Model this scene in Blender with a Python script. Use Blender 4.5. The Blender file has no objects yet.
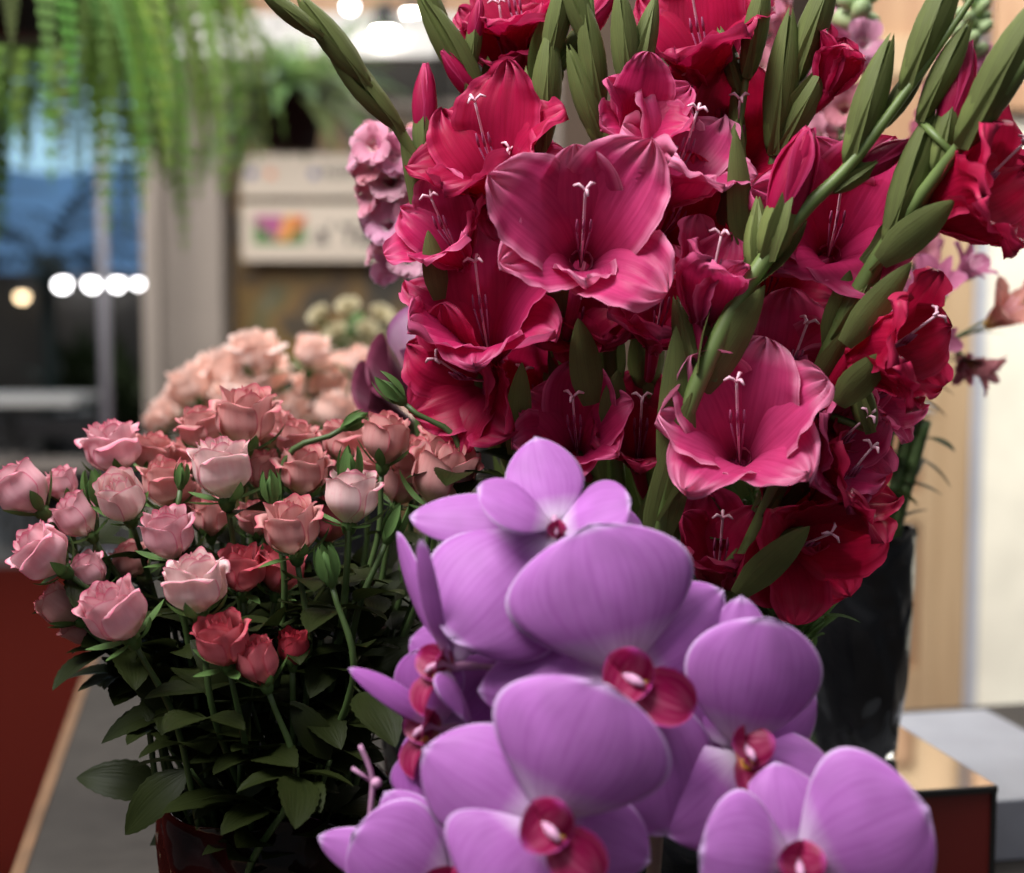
import bpy, math, random
from mathutils import Vector, Matrix, Quaternion
PI = math.pi
R = math.radians
rnd = random.Random(7)
C = bpy.context.scene.collection

# ------------------------------------------------------------------ camera
F = 1500.0
CAMZ = 1.30
PITCH = R(5.07)
FWD = Vector((0, math.cos(PITCH), -math.sin(PITCH)))
RIGHT = Vector((1, 0, 0))
UP = Vector((0, math.sin(PITCH), math.cos(PITCH)))
EYE = Vector((0, 0, CAMZ))
cam = bpy.data.cameras.new('camera')
camo = bpy.data.objects.new('camera', cam)
C.objects.link(camo)
camo.location = EYE
camo.rotation_euler = (PI / 2 - PITCH, 0, 0)
cam.sensor_width = 36
cam.lens = F / 1024 * 36
cam.clip_start = 0.02
cam.dof.use_dof = True
cam.dof.focus_distance = 0.92
cam.dof.aperture_fstop = 4.2
bpy.context.scene.camera = camo

# ------------------------------------------------------------------ view and world
sc = bpy.context.scene
sc.view_settings.view_transform = 'Standard'
sc.view_settings.look = 'None'
sc.view_settings.gamma = 1
sc.view_settings.use_curve_mapping = False
sc.view_settings.exposure = 0.8
w = bpy.data.worlds.new('world')
sc.world = w
w.use_nodes = True
nt = w.node_tree
nt.nodes.clear()
tc = nt.nodes.new('ShaderNodeTexCoord')
sx = nt.nodes.new('ShaderNodeSeparateXYZ')
cr = nt.nodes.new('ShaderNodeValToRGB')
bg = nt.nodes.new('ShaderNodeBackground')
wo = nt.nodes.new('ShaderNodeOutputWorld')
nt.links.new(tc.outputs['Generated'], sx.inputs[0])
nt.links.new(sx.outputs['Z'], cr.inputs[0])
nt.links.new(cr.outputs[0], bg.inputs[0])
nt.links.new(bg.outputs[0], wo.inputs[0])
cr.color_ramp.elements[0].position = 0.0
cr.color_ramp.elements[0].color = (0.10, 0.11, 0.12, 1)
cr.color_ramp.elements[1].position = 1.0
cr.color_ramp.elements[1].color = (0.90, 0.93, 1.0, 1)
e = cr.color_ramp.elements.new(0.35)
e.color = (0.36, 0.38, 0.42, 1)
bg.inputs[1].default_value = 0.40


def area(name, loc, target, size, energy, col, sy=None):
    l = bpy.data.lights.new(name, 'AREA')
    l.energy = energy
    l.color = col
    l.shape = 'RECTANGLE'
    l.size = size
    l.size_y = sy or size
    o = bpy.data.objects.new(name, l)
    C.objects.link(o)
    o.location = loc
    d = Vector(target) - Vector(loc)
    o.rotation_euler = d.to_track_quat('-Z', 'Y').to_euler()
    return o


area('hall_skylight', (-1.1, 0.15, 3.5), (0.05, 0.95, 1.2), 1.3, 80, (1.0, 0.97, 0.98))
area('back_skylight', (0.6, 3.0, 3.9), (0.0, 1.4, 1.2), 2.0, 50, (1.0, 0.94, 0.88))
area('hall_wash', (-1.5, 4.9, 4.0), (-1.5, 8.6, 1.9), 2.6, 145, (1.0, 0.94, 0.88))
area('doorway_daylight', (2.5, 3.2, 3.2), (1.7, 4.6, 1.0), 1.0, 58, (1.0, 0.97, 0.90))


def P(px, py, d):
    return EYE + (FWD + RIGHT * ((px - 512) / F) + UP * ((436.5 - py) / F)) * d


def G(px, py, z):
    r = FWD + RIGHT * ((px - 512) / F) + UP * ((436.5 - py) / F)
    return EYE + r * ((z - CAMZ) / r.z)


def V(x, y, z):
    return (RIGHT * x + UP * y - FWD * z).normalized()


# ------------------------------------------------------------------ materials
def new_mat(name):
    m = bpy.data.materials.new(name)
    m.use_nodes = True
    t = m.node_tree
    b = t.nodes['Principled BSDF']
    return m, t, b


def node(t, kind, **kw):
    n = t.nodes.new(kind)
    for k, v in kw.items():
        setattr(n, k, v)
    return n


def ramp(t, fac, stops):
    r = t.nodes.new('ShaderNodeValToRGB')
    t.links.new(fac, r.inputs[0])
    el = r.color_ramp.elements
    el[0].position, el[0].color = stops[0][0], (*stops[0][1], 1)
    el[1].position, el[1].color = stops[-1][0], (*stops[-1][1], 1)
    for p, c in stops[1:-1]:
        x = el.new(p)
        x.color = (*c, 1)
    return r.outputs[0]


def mix(t, fac, a, b, mode='MIX'):
    n = t.nodes.new('ShaderNodeMix')
    n.data_type = 'RGBA'
    n.blend_type = mode
    for i, v in ((0, fac), (6, a), (7, b)):
        if hasattr(v, 'links'):
            t.links.new(v, n.inputs[i])
        elif isinstance(v, (tuple, list)):
            n.inputs[i].default_value = (*v, 1)
        else:
            n.inputs[i].default_value = v
    return n.outputs[2]


def simple(name, col, rough=0.6, metal=0.0, var=0.12, scale=8.0, bump=0.0, coat=0.0, spec=0.5):
    m, t, b = new_mat(name)
    co = node(t, 'ShaderNodeTexCoord')
    nz = node(t, 'ShaderNodeTexNoise')
    nz.inputs['Scale'].default_value = scale
    nz.inputs['Detail'].default_value = 4
    t.links.new(co.outputs['Object'], nz.inputs['Vector'])
    lo = tuple(c * (1 - var) for c in col)
    hi = tuple(min(1, c * (1 + var)) for c in col)
    t.links.new(ramp(t, nz.outputs['Fac'], [(0.3, lo), (0.7, hi)]), b.inputs['Base Color'])
    b.inputs['Roughness'].default_value = rough
    b.inputs['Metallic'].default_value = metal
    b.inputs['Coat Weight'].default_value = coat
    b.inputs['Specular IOR Level'].default_value = spec
    if bump:
        bp = node(t, 'ShaderNodeBump')
        bp.inputs['Strength'].default_value = bump
        bp.inputs['Distance'].default_value = 0.004
        t.links.new(nz.outputs['Fac'], bp.inputs['Height'])
        t.links.new(bp.outputs[0], b.inputs['Normal'])
    return m


def glow(name, col, s):
    m, t, b = new_mat(name)
    b.inputs['Base Color'].default_value = (*col, 1)
    b.inputs['Emission Color'].default_value = (*col, 1)
    b.inputs['Emission Strength'].default_value = s
    return m


def petal_mat(name, body, base, rim, vein, base_end=0.25, rim_start=0.9, veins=16, vein_amt=0.35,
              trans=0.35, rough=0.45, tint=True, spots=0.0, bump=0.25, spec=0.22):
    """UV x runs along the petal, UV y across it (0.5 = midrib)"""
    m, t, b = new_mat(name)
    uv = node(t, 'ShaderNodeUVMap')
    sp = node(t, 'ShaderNodeSeparateXYZ')
    t.links.new(uv.outputs[0], sp.inputs[0])
    c1 = ramp(t, sp.outputs['X'], [(0.02, base), (base_end, body), (rim_start, body), (1.0, rim)])
    # distance from midrib -> rim
    a = node(t, 'ShaderNodeMath', operation='SUBTRACT')
    a.inputs[1].default_value = 0.5
    t.links.new(sp.outputs['Y'], a.inputs[0])
    ab = node(t, 'ShaderNodeMath', operation='ABSOLUTE')
    t.links.new(a.outputs[0], ab.inputs[0])
    rf = node(t, 'ShaderNodeMapRange')
    rf.inputs[1].default_value = 0.5 * rim_start
    rf.inputs[2].default_value = 0.5
    t.links.new(ab.outputs[0], rf.inputs[0])
    c2 = mix(t, rf.outputs[0], c1, rim)
    # veins
    nz = node(t, 'ShaderNodeTexNoise')
    nz.inputs['Scale'].default_value = 1.0
    mp = node(t, 'ShaderNodeMapping')
    mp.inputs['Scale'].default_value = (1.6, veins, 1)
    t.links.new(uv.outputs[0], mp.inputs[0])
    t.links.new(mp.outputs[0], nz.inputs['Vector'])
    nz.inputs['Detail'].default_value = 3
    vf = node(t, 'ShaderNodeMapRange')
    vf.inputs[1].default_value = 0.45
    vf.inputs[2].default_value = 0.7
    vf.inputs[4].default_value = vein_amt
    t.links.new(nz.outputs['Fac'], vf.inputs[0])
    c3 = mix(t, vf.outputs[0], c2, vein)
    # soft mottling
    co = node(t, 'ShaderNodeTexCoord')
    n2 = node(t, 'ShaderNodeTexNoise')
    n2.inputs['Scale'].default_value = 45
    t.links.new(co.outputs['Object'], n2.inputs['Vector'])
    c4 = mix(t, 1.0, c3, ramp(t, n2.outputs['Fac'], [(0.3, (0.82, 0.82, 0.82)), (0.7, (1, 1, 1))]), 'MULTIPLY')
    if spots:
        n3 = node(t, 'ShaderNodeTexNoise')
        n3.inputs['Scale'].default_value = 260
        t.links.new(co.outputs['Object'], n3.inputs['Vector'])
        s = ramp(t, n3.outputs['Fac'], [(0.62, (0, 0, 0)), (0.72, (1, 1, 1))])
        sm = node(t, 'ShaderNodeMath', operation='MULTIPLY')
        sm.inputs[1].default_value = spots
        t.links.new(s, sm.inputs[0])
        c4 = mix(t, sm.outputs[0], c4, vein)
    if tint:
        oi = node(t, 'ShaderNodeObjectInfo')
        c4 = mix(t, 1.0, c4, oi.outputs['Color'], 'MULTIPLY')
    t.links.new(c4, b.inputs['Base Color'])
    b.inputs['Roughness'].default_value = rough
    b.inputs['Specular IOR Level'].default_value = spec
    b.inputs['Sheen Weight'].default_value = 0.0
    bp = node(t, 'ShaderNodeBump')
    bp.inputs['Strength'].default_value = bump
    bp.inputs['Distance'].default_value = 0.002
    t.links.new(nz.outputs['Fac'], bp.inputs['Height'])
    t.links.new(bp.outputs[0], b.inputs['Normal'])
    tr = node(t, 'ShaderNodeBsdfTranslucent')
    t.links.new(c4, tr.inputs[0])
    ms = node(t, 'ShaderNodeMixShader')
    ms.inputs[0].default_value = trans
    out = t.nodes['Material Output']
    t.links.new(b.outputs[0], ms.inputs[1])
    t.links.new(tr.outputs[0], ms.inputs[2])
    t.links.new(ms.outputs[0], out.inputs[0])
    return m


M = {}
M['glad'] = petal_mat('gladiolus_petal', (0.55, 0.012, 0.095), (0.34, 0.005, 0.042), (0.78, 0.07, 0.24), (0.38, 0.003, 0.045),
                      veins=22, vein_amt=0.5, trans=0.38, rim_start=0.8)
M['orchid'] = petal_mat('orchid_petal', (0.56, 0.20, 0.60), (0.90, 0.80, 0.92), (0.84, 0.62, 0.92), (0.40, 0.085, 0.43),
                        base_end=0.30, rim_start=0.94, veins=26, vein_amt=0.45, trans=0.28, rough=0.5, bump=0.12)
M['lip'] = petal_mat('orchid_lip', (0.30, 0.008, 0.07), (0.62, 0.32, 0.20), (0.52, 0.06, 0.34), (0.55, 0.12, 0.22),
                     base_end=0.3, veins=9, vein_amt=0.6, trans=0.25, rough=0.4)
M['callus'] = simple('orchid_callus', (0.72, 0.42, 0.06), 0.5, scale=400)
M['column'] = simple('orchid_column', (0.56, 0.28, 0.44), 0.6, scale=300)
M['rose'] = petal_mat('rose_petal', (0.88, 0.54, 0.53), (0.88, 0.76, 0.60), (0.76, 0.16, 0.25), (0.76, 0.32, 0.36),
                      base_end=0.45, rim_start=0.92, veins=9, vein_amt=0.35, trans=0.3, spots=0.25, bump=0.15)
M['peach'] = petal_mat('peach_rose_petal', (0.92, 0.56, 0.44), (0.9, 0.74, 0.58), (0.92, 0.66, 0.56), (0.88, 0.46, 0.36),
                       base_end=0.35, veins=8, vein_amt=0.2, trans=0.3)
M['snap'] = petal_mat('snapdragon_petal', (0.72, 0.27, 0.38), (0.80, 0.62, 0.56), (0.80, 0.42, 0.50), (0.62, 0.16, 0.28),
                      base_end=0.3, veins=9, vein_amt=0.3, trans=0.3)
M['alst'] = petal_mat('alstroemeria_petal', (0.66, 0.28, 0.30), (0.70, 0.55, 0.25), (0.72, 0.30, 0.36), (0.38, 0.07, 0.12),
                      base_end=0.35, veins=10, vein_amt=0.5, trans=0.3)
M['calla'] = petal_mat('calla_spathe', (0.10, 0.018, 0.04), (0.35, 0.42, 0.2), (0.28, 0.06, 0.12), (0.07, 0.01, 0.03), trans=0.15)
M['lilac'] = petal_mat('lilac_spathe', (0.52, 0.33, 0.46), (0.75, 0.72, 0.55), (0.36, 0.10, 0.28), (0.50, 0.22, 0.42), trans=0.2)
M['cream'] = petal_mat('cream_petal', (0.66, 0.58, 0.36), (0.5, 0.5, 0.2), (0.70, 0.64, 0.45), (0.5, 0.42, 0.22), trans=0.2)


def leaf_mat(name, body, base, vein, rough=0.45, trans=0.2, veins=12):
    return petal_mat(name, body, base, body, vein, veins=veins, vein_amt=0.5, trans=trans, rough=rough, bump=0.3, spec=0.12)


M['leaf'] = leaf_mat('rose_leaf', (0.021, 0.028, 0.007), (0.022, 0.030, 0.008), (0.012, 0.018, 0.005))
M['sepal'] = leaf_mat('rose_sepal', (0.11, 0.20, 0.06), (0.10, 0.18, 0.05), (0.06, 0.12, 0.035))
M['bract'] = leaf_mat('gladiolus_bract', (0.165, 0.20, 0.065), (0.13, 0.15, 0.05), (0.10, 0.10, 0.045), veins=26)
M['budleaf'] = leaf_mat('gladiolus_bud', (0.20, 0.245, 0.075), (0.15, 0.19, 0.06), (0.12, 0.14, 0.05), veins=22)
M['gstem'] = simple('gladiolus_stem', (0.13, 0.19, 0.05), 0.5, scale=60)
M['stem'] = simple('rose_stem', (0.055, 0.095, 0.025), 0.5, scale=80)
M['snapbud'] = simple('snapdragon_bud', (0.30, 0.40, 0.18), 0.55, scale=120)
M['ostem'] = simple('orchid_stem', (0.16, 0.10, 0.07), 0.5, scale=90)
M['opink'] = simple('orchid_pedicel', (0.45, 0.22, 0.36), 0.5, scale=90)
M['stamen'] = simple('stamen', (0.30, 0.05, 0.13), 0.5, scale=300)
M['pistil'] = simple('pistil', (0.82, 0.48, 0.58), 0.5, scale=300)
M['fern'] = leaf_mat('fern_frond', (0.24, 0.38, 0.09), (0.16, 0.26, 0.06), (0.14, 0.25, 0.06), trans=0.35)
M['palm'] = leaf_mat('palm_leaf', (0.02, 0.03, 0.03), (0.02, 0.03, 0.02), (0.01, 0.02, 0.02))
M['darkplant'] = leaf_mat('dark_plant_leaf', (0.03, 0.045, 0.02), (0.03, 0.04, 0.02), (0.02, 0.03, 0.01))


def vase_mat(name, a, b2):
    m, t, b = new_mat(name)
    co = node(t, 'ShaderNodeTexCoord')
    nz = node(t, 'ShaderNodeTexNoise')
    nz.inputs['Scale'].default_value = 14
    t.links.new(co.outputs['Object'], nz.inputs['Vector'])
    t.links.new(ramp(t, nz.outputs['Fac'], [(0.35, a), (0.65, b2)]), b.inputs['Base Color'])
    b.inputs['Roughness'].default_value = 0.09
    b.inputs['Specular IOR Level'].default_value = 0.32
    n2 = node(t, 'ShaderNodeTexNoise')
    n2.inputs['Scale'].default_value = 11
    n2.inputs['Detail'].default_value = 1
    n2.inputs['Distortion'].default_value = 1.5
    t.links.new(co.outputs['Object'], n2.inputs['Vector'])
    bp = node(t, 'ShaderNodeBump')
    bp.inputs['Strength'].default_value = 0.8
    bp.inputs['Distance'].default_value = 0.018
    t.links.new(n2.outputs['Fac'], bp.inputs['Height'])
    t.links.new(bp.outputs[0], b.inputs['Normal'])
    return m


M['black_vase'] = vase_mat('black_glaze', (0.006, 0.006, 0.007), (0.012, 0.012, 0.013))
M['red_vase'] = vase_mat('oxblood_glaze', (0.006, 0.004, 0.004), (0.022, 0.004, 0.004))

# ------------------------------------------------------------------ mesh helpers
class MB:
    def __init__(self):
        self.v, self.f, self.uv, self.mi = [], [], [], []
        self.cur = 0

    def grid(self, fn, nu, nv, uvs=None, close=False):
        b = len(self.v)
        for i in range(nu + 1):
            for j in range(nv + 1):
                p, uv = fn(i / nu, j / nv)
                self.v.append(Vector(p))
                self.uv.append(uv)
        for i in range(nu):
            for j in range(nv):
                a = b + i * (nv + 1) + j
                self.f.append((a, a + 1, a + nv + 2, a + nv + 1))
                self.mi.append(self.cur)

    def tube(self, pts, rad, n=8, cap=True):
        pts = [Vector(p) for p in pts]
        k = len(pts)
        if not hasattr(rad, '__len__'):
            rad = [rad] * k
        b = len(self.v)
        t0 = (pts[1] - pts[0]).normalized()
        s = t0.orthogonal().normalized()
        for i, p in enumerate(pts):
            t = (pts[min(i + 1, k - 1)] - pts[max(i - 1, 0)])
            t = t.normalized() if t.length > 1e-9 else t0
            s = (s - t * s.dot(t)).normalized()
            q = t.cross(s)
            for j in range(n):
                a = 2 * PI * j / n
                self.v.append(p + (s * math.cos(a) + q * math.sin(a)) * rad[i])
                self.uv.append((i / (k - 1), j / n))
        for i in range(k - 1):
            for j in range(n):
                a = b + i * n + j
                c = b + i * n + (j + 1) % n
                self.f.append((a, c, c + n, a + n))
                self.mi.append(self.cur)
        if cap:
            self.f.append(tuple(b + j for j in range(n))[::-1])
            self.f.append(tuple(b + (k - 1) * n + j for j in range(n)))
            self.mi += [self.cur] * 2

    def box(self, c, h, ax=None):
        c = Vector(c)
        ax = ax or (Vector((1, 0, 0)), Vector((0, 1, 0)), Vector((0, 0, 1)))
        b = len(self.v)
        for sx_ in (-1, 1):
            for sy_ in (-1, 1):
                for sz in (-1, 1):
                    self.v.append(c + ax[0] * h[0] * sx_ + ax[1] * h[1] * sy_ + ax[2] * h[2] * sz)
                    self.uv.append((0, 0))
        for q in ((0, 1, 3, 2), (4, 6, 7, 5), (0, 4, 5, 1), (2, 3, 7, 6), (0, 2, 6, 4), (1, 5, 7, 3)):
            self.f.append(tuple(b + i for i in q))
            self.mi.append(self.cur)

    def ball(self, c, r, n=10, sc_=(1, 1, 1)):
        c = Vector(c)
        def fn(u, v):
            a, p = 2 * PI * v, PI * u
            return (c + Vector((math.sin(p) * math.cos(a) * r * sc_[0], math.sin(p) * math.sin(a) * r * sc_[1],
                                math.cos(p) * r * sc_[2])), (u, v))
        self.grid(fn, n // 2 + 1, n)

    def lathe(self, prof, c=(0, 0, 0), n=32, fn=None):
        c = Vector(c)
        k = len(prof) - 1
        def g(u, v):
            i = min(k, int(round(u * k)))
            r, z = prof[i]
            a = 2 * PI * v
            if fn:
                r, z = fn(r, z, a)
            return (c + Vector((r * math.cos(a), r * math.sin(a), z)), (u, v))
        self.grid(g, k, n)

    def build(self, name, mat, parent=None, smooth=True, world=True, mesh_only=False, bevel=0):
        off = Vector((0, 0, 0))
        if parent is not None and world:
            off = world_loc(parent)
        me = bpy.data.meshes.new(name)
        me.from_pydata([tuple(p - off) for p in self.v], [], self.f)
        uvl = me.uv_layers.new(name='UVMap')
        li = [0] * len(me.loops)
        me.loops.foreach_get('vertex_index', li)
        flat = []
        for i in li:
            flat += self.uv[i]
        uvl.data.foreach_set('uv', flat)
        for m_ in (mat if isinstance(mat, (list, tuple)) else [mat]):
            me.materials.append(m_)
        me.polygons.foreach_set('material_index', self.mi)
        me.polygons.foreach_set('use_smooth', [smooth] * len(me.polygons))
        me.update()
        if mesh_only:
            return me
        o = bpy.data.objects.new(name, me)
        C.objects.link(o)
        if parent is not None:
            o.parent = parent
        if bevel:
            bv = o.modifiers.new('bevel', 'BEVEL')
            bv.width = bevel
            bv.segments = 2
        return o


def world_loc(o):
    p = Vector(o.location)
    while o.parent is not None:
        o = o.parent
        p = p + Vector(o.location)
    return p


def tag(o, label, cat, group=None, kind=None):
    if label:
        o['label'] = label
        o['category'] = cat
    if group:
        o['group'] = group
    if kind:
        o['kind'] = kind
    return o


def empty(name, loc, label=None, cat=None, group=None):
    o = bpy.data.objects.new(name, None)
    o.empty_display_size = 0.02
    C.objects.link(o)
    o.location = loc
    if label:
        tag(o, label, cat, group)
    return o


def inst(name, me, parent, mat4=None, color=None):
    o = bpy.data.objects.new(name, me)
    C.objects.link(o)
    o.parent = parent
    if mat4 is not None:
        o.matrix_local = mat4
    if color:
        o.color = (*color, 1)
    return o


def bez(p, n=16):
    """Catmull-Rom through the points"""
    p = [Vector(q) for q in p]
    q = [p[0] * 2 - p[1]] + p + [p[-1] * 2 - p[-2]]
    out = []
    for i in range(1, len(q) - 2):
        for k in range(n):
            t = k / n
            a, b, c, d = q[i - 1], q[i], q[i + 1], q[i + 2]
            out.append(0.5 * ((2 * b) + (c - a) * t + (2 * a - 5 * b + 4 * c - d) * t * t + (3 * b - a - 3 * c + d) * t ** 3))
    out.append(p[-1])
    return out


def width_fn(c, p, q, base=0.0):
    def f(u):
        if u < c:
            w_ = math.sin(PI / 2 * u / c) ** p
        else:
            x = (u - c) / (1 - c)
            w_ = max(0.0, 1 - x * x) ** q
        return max(w_, base * (1 - u / c)) if u < c else w_
    return f


ROUND = width_fn(0.60, 0.75, 0.5, 0.12)
OVATE = width_fn(0.48, 0.8, 0.62, 0.2)
TEPAL = width_fn(0.60, 0.6, 0.60, 0.35)
LEAF = width_fn(0.42, 0.8, 0.9, 0.05)
BLADE = width_fn(0.3, 0.6, 1.0, 0.3)


def petal(mb, path, side, W, shape=OVATE, cup=0.0, ruf=0.0, fq=3.0, ph=0.0, nu=12, nv=10, serr=0.0, fold=0.0, side_fn=None):
    """path(u) -> point; side = sideways unit vector; normal = side x tangent"""
    side = Vector(side).normalized()
    def fn(t, s):
        u = math.sin(t * PI / 2) if shape is not LEAF and shape is not BLADE else t
        v = 2 * s - 1
        e_ = 1e-3
        a, b = path(max(0, u - e_)), path(min(1, u + e_))
        tg = (b - a).normalized()
        sd = side_fn(u) if side_fn else side
        sd = (sd - tg * sd.dot(tg)).normalized()
        n = sd.cross(tg)
        hw = W / 2 * shape(u)
        if serr:
            hw *= 1 + serr * (((u * 9) % 1) - 0.5) * abs(v)
        off = cup * hw * v * v + fold * hw * abs(v)
        off += ruf * W * (abs(v) ** 1.5) * (u ** 1.2) * math.sin(fq * PI * u + ph + (2.1 if v > 0 else 0))
        off += ruf * 0.7 * W * (u ** 5) * math.sin(fq * 1.3 * v * PI + ph)
        if ruf > 0.03:
            off += ruf * 0.35 * W * (abs(v) ** 4) * (u ** 0.8) * math.sin(fq * 4.1 * PI * u + ph * 2 + v)
            off += ruf * 0.35 * W * (u ** 9) * math.sin(fq * 3.3 * v + ph)
        return (path(u) + sd * v * hw + n * off, (u, s))
    mb.grid(fn, nu, nv)


def arc_path(B, axis, rad, L, a0, a1, pw=1.0, n=24):
    """starts at angle a0 from axis (towards rad), ends at a1"""
    pts = [Vector(B)]
    for i in range(n):
        u = (i + 0.5) / n
        a = a0 + (a1 - a0) * u ** pw
        pts.append(pts[-1] + (axis * math.cos(a) + rad * math.sin(a)) * (L / n))
    def path(u):
        x = u * n
        i = min(n - 1, max(0, int(x)))
        return pts[i].lerp(pts[i + 1], x - i)
    return path


def bt_path(B, T, n, arch):
    Mid = (B + T) * 0.5 + n * arch * 2 * (T - B).length
    def path(u):
        return B * (1 - u) ** 2 + Mid * 2 * u * (1 - u) + T * u * u
    return path


# ------------------------------------------------------------------ setting
TZ = 0.78                      # table top
YAW = R(11.1)
AX = Vector((math.cos(YAW), math.sin(YAW), 0))
AY = Vector((-math.sin(YAW), math.cos(YAW), 0))
AZ = Vector((0, 0, 1))
FR = (AX, AY, AZ)

M['carpet'] = simple('red_carpet', (0.046, 0.0035, 0.0014), 0.95, var=0.3, scale=220, bump=0.5, spec=0.05)
M['concrete'] = simple('dark_floor', (0.075, 0.07, 0.065), 0.6, var=0.25, scale=3)
M['tabletop'] = simple('grey_laminate', (0.046, 0.041, 0.036), 0.8, var=0.12, scale=30, bump=0.1, spec=0.12)
M['woodedge'] = simple('pine_edge', (0.16, 0.085, 0.04), 0.6, var=0.2, scale=20)
M['plinth'] = simple('pale_grey_board', (0.25, 0.26, 0.29), 0.65, var=0.08, scale=20)
M['boxside'] = simple('maroon_lacquer', (0.16, 0.013, 0.010), 0.35, var=0.1, scale=10, coat=0.2)
M['boxedge'] = simple('black_edge', (0.01, 0.009, 0.008), 0.5)
M['mirror'] = simple('mirror_top', (0.86, 0.85, 0.83), 0.04, metal=1.0, var=0.02)
M['column'+'_paint'] = simple('beige_paint', (0.27, 0.235, 0.205), 0.8, var=0.06, scale=3)
M['white'] = simple('white_paint', (0.50, 0.50, 0.49), 0.6, var=0.05, scale=2)
M['pole'] = simple('pale_pole_paint', (0.30, 0.30, 0.34), 0.4, var=0.05)
M['darkwall'] = simple('dark_partition', (0.025, 0.023, 0.02), 0.8, var=0.5, scale=2)
M['board'] = simple('cream_sign_board', (0.54, 0.47, 0.39), 0.6, var=0.04, scale=2)
M['ink'] = simple('grey_lettering', (0.05, 0.048, 0.045), 0.6)
M['blueink'] = simple('blue_logo', (0.03, 0.06, 0.25), 0.6)
M['orangeink'] = simple('orange_logo', (0.6, 0.2, 0.1), 0.6)
M['cab'] = simple('black_plastic', (0.012, 0.012, 0.013), 0.4)
M['plaster'] = simple('cream_plaster', (0.88, 0.84, 0.70), 0.8, var=0.12, scale=4)
M['metal'] = simple('grey_metal_jamb', (0.42, 0.44, 0.50), 0.4, var=0.05)


def wood(name, a, b2, sc_=(1, 14, 1)):
    m, t, b = new_mat(name)
    co = node(t, 'ShaderNodeTexCoord')
    mp = node(t, 'ShaderNodeMapping')
    mp.inputs['Scale'].default_value = (16, 16, 1.2)
    nz = node(t, 'ShaderNodeTexNoise')
    nz.inputs['Scale'].default_value = 2
    nz.inputs['Detail'].default_value = 6
    t.links.new(co.outputs['Object'], mp.inputs[0])
    t.links.new(mp.outputs[0], nz.inputs['Vector'])
    t.links.new(ramp(t, nz.outputs['Fac'], [(0.3, a), (0.7, b2)]), b.inputs['Base Color'])
    b.inputs['Roughness'].default_value = 0.55
    return m


M['wood'] = wood('pine_panel', (0.33, 0.175, 0.09), (0.46, 0.28, 0.155))
M['wood2'] = wood('pale_pine', (0.42, 0.285, 0.16), (0.52, 0.37, 0.22))


def struct(name, mb, mat, **k):
    o = mb.build(name, mat, smooth=k.pop('smooth', False), **k)
    o['kind'] = 'structure'
    return o


mb = MB()
mb.box((0, 6, -0.03), (9, 10, 0.02))
struct('floor', mb, M['concrete'])
mb = MB()
mb.box(Vector((-0.9, 3.3, 0.0)), (2.6, 4.3, 0.006), FR)
tag(mb.build('carpet', M['carpet'], smooth=False), 'deep red carpet on the floor left of the display table', 'carpet')

# display table: grey top with pine lipping along the left edge
pl = G(25, 873, TZ)
pf = G(95, 665, TZ)
edge_dir = (pf - pl).normalized()
side_dir = Vector((edge_dir.y, -edge_dir.x, 0))
o0 = pl - edge_dir * 1.15
Lt = 3.1
Wt = 0.75
ctr = o0 + edge_dir * Lt / 2 + side_dir * Wt / 2
tb = empty('display_table', (ctr.x, ctr.y, 0.0), 'long grey display table with pine strip along its left edge', 'table')
TF = (side_dir, edge_dir, AZ)
mb = MB()
mb.box(ctr + AZ * (-0.02 + 0), (Wt / 2, Lt / 2, 0.02), TF)
mb.v = [p for p in mb.v]
for i, p in enumerate(mb.v):
    mb.v[i] = Vector((p.x, p.y, (TZ if p.z > ctr.z - 0.01 - 0.01 else TZ - 0.04)))
mb.build('table_top', M['tabletop'], tb, smooth=False)
mb = MB()
q = o0 + edge_dir * Lt / 2 - side_dir * 0.006
mb.box((q.x, q.y, TZ - 0.02), (0.006, Lt / 2, 0.022), TF)
mb.build('edge_strip', M['woodedge'], tb, smooth=False)
for su in (0.04, 0.96):
    for sv in (0.03, 0.97):
        q = o0 + edge_dir * Lt * sv + side_dir * Wt * su
        mb = MB()
        mb.box((q.x, q.y, (TZ - 0.04) / 2), (0.025, 0.025, (TZ - 0.04) / 2), TF)
        mb.build('leg', M['cab'], tb, smooth=False)

# second, shorter table butted against its right side
sd_t = empty('side_table', (0.66, 1.10, 0.0), 'shorter dark grey table under the mirrored box at right', 'table')
t_l = o0 + side_dir * (Wt + 0.003)
t_near = t_l + edge_dir * 0.35
t_w, t_len = 0.62, 1.16
q = t_near + side_dir * t_w / 2 + edge_dir * t_len / 2
sd_t.location = (q.x, q.y, 0)
mb = MB()
mb.box((q.x, q.y, TZ - 0.02), (t_w / 2, t_len / 2, 0.02), TF)
mb.build('table_top', M['tabletop'], sd_t, smooth=False)
for su in (-0.28, 0.28):
    for sv in (-0.54, 0.54):
        w_ = q + side_dir * su + edge_dir * sv
        mb = MB()
        mb.box((w_.x, w_.y, (TZ - 0.04) / 2), (0.025, 0.025, (TZ - 0.04) / 2), TF)
        mb.build('leg', M['cab'], sd_t, smooth=False)

# pale plinth board at the back right
PZ = CAMZ - 0.46
c1 = G(985, 708, PZ)
c2 = G(1000, 800, PZ)
dy = (c1 - c2).dot(AY)
pr = empty('display_plinth', (0, 0, 0), 'pale grey low plinth behind the mirrored box at right', 'plinth')
cen = c1 - AX * 0.32 - AY * dy / 2
pr.location = (cen.x, cen.y, TZ)
mb = MB()
mb.box((cen.x, cen.y, (TZ + PZ) / 2), (0.32, dy / 2, (PZ - TZ) / 2 - 0.0005), FR)
mb.build('plinth_body', M['plinth'], pr, smooth=False, bevel=0.002)

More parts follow.
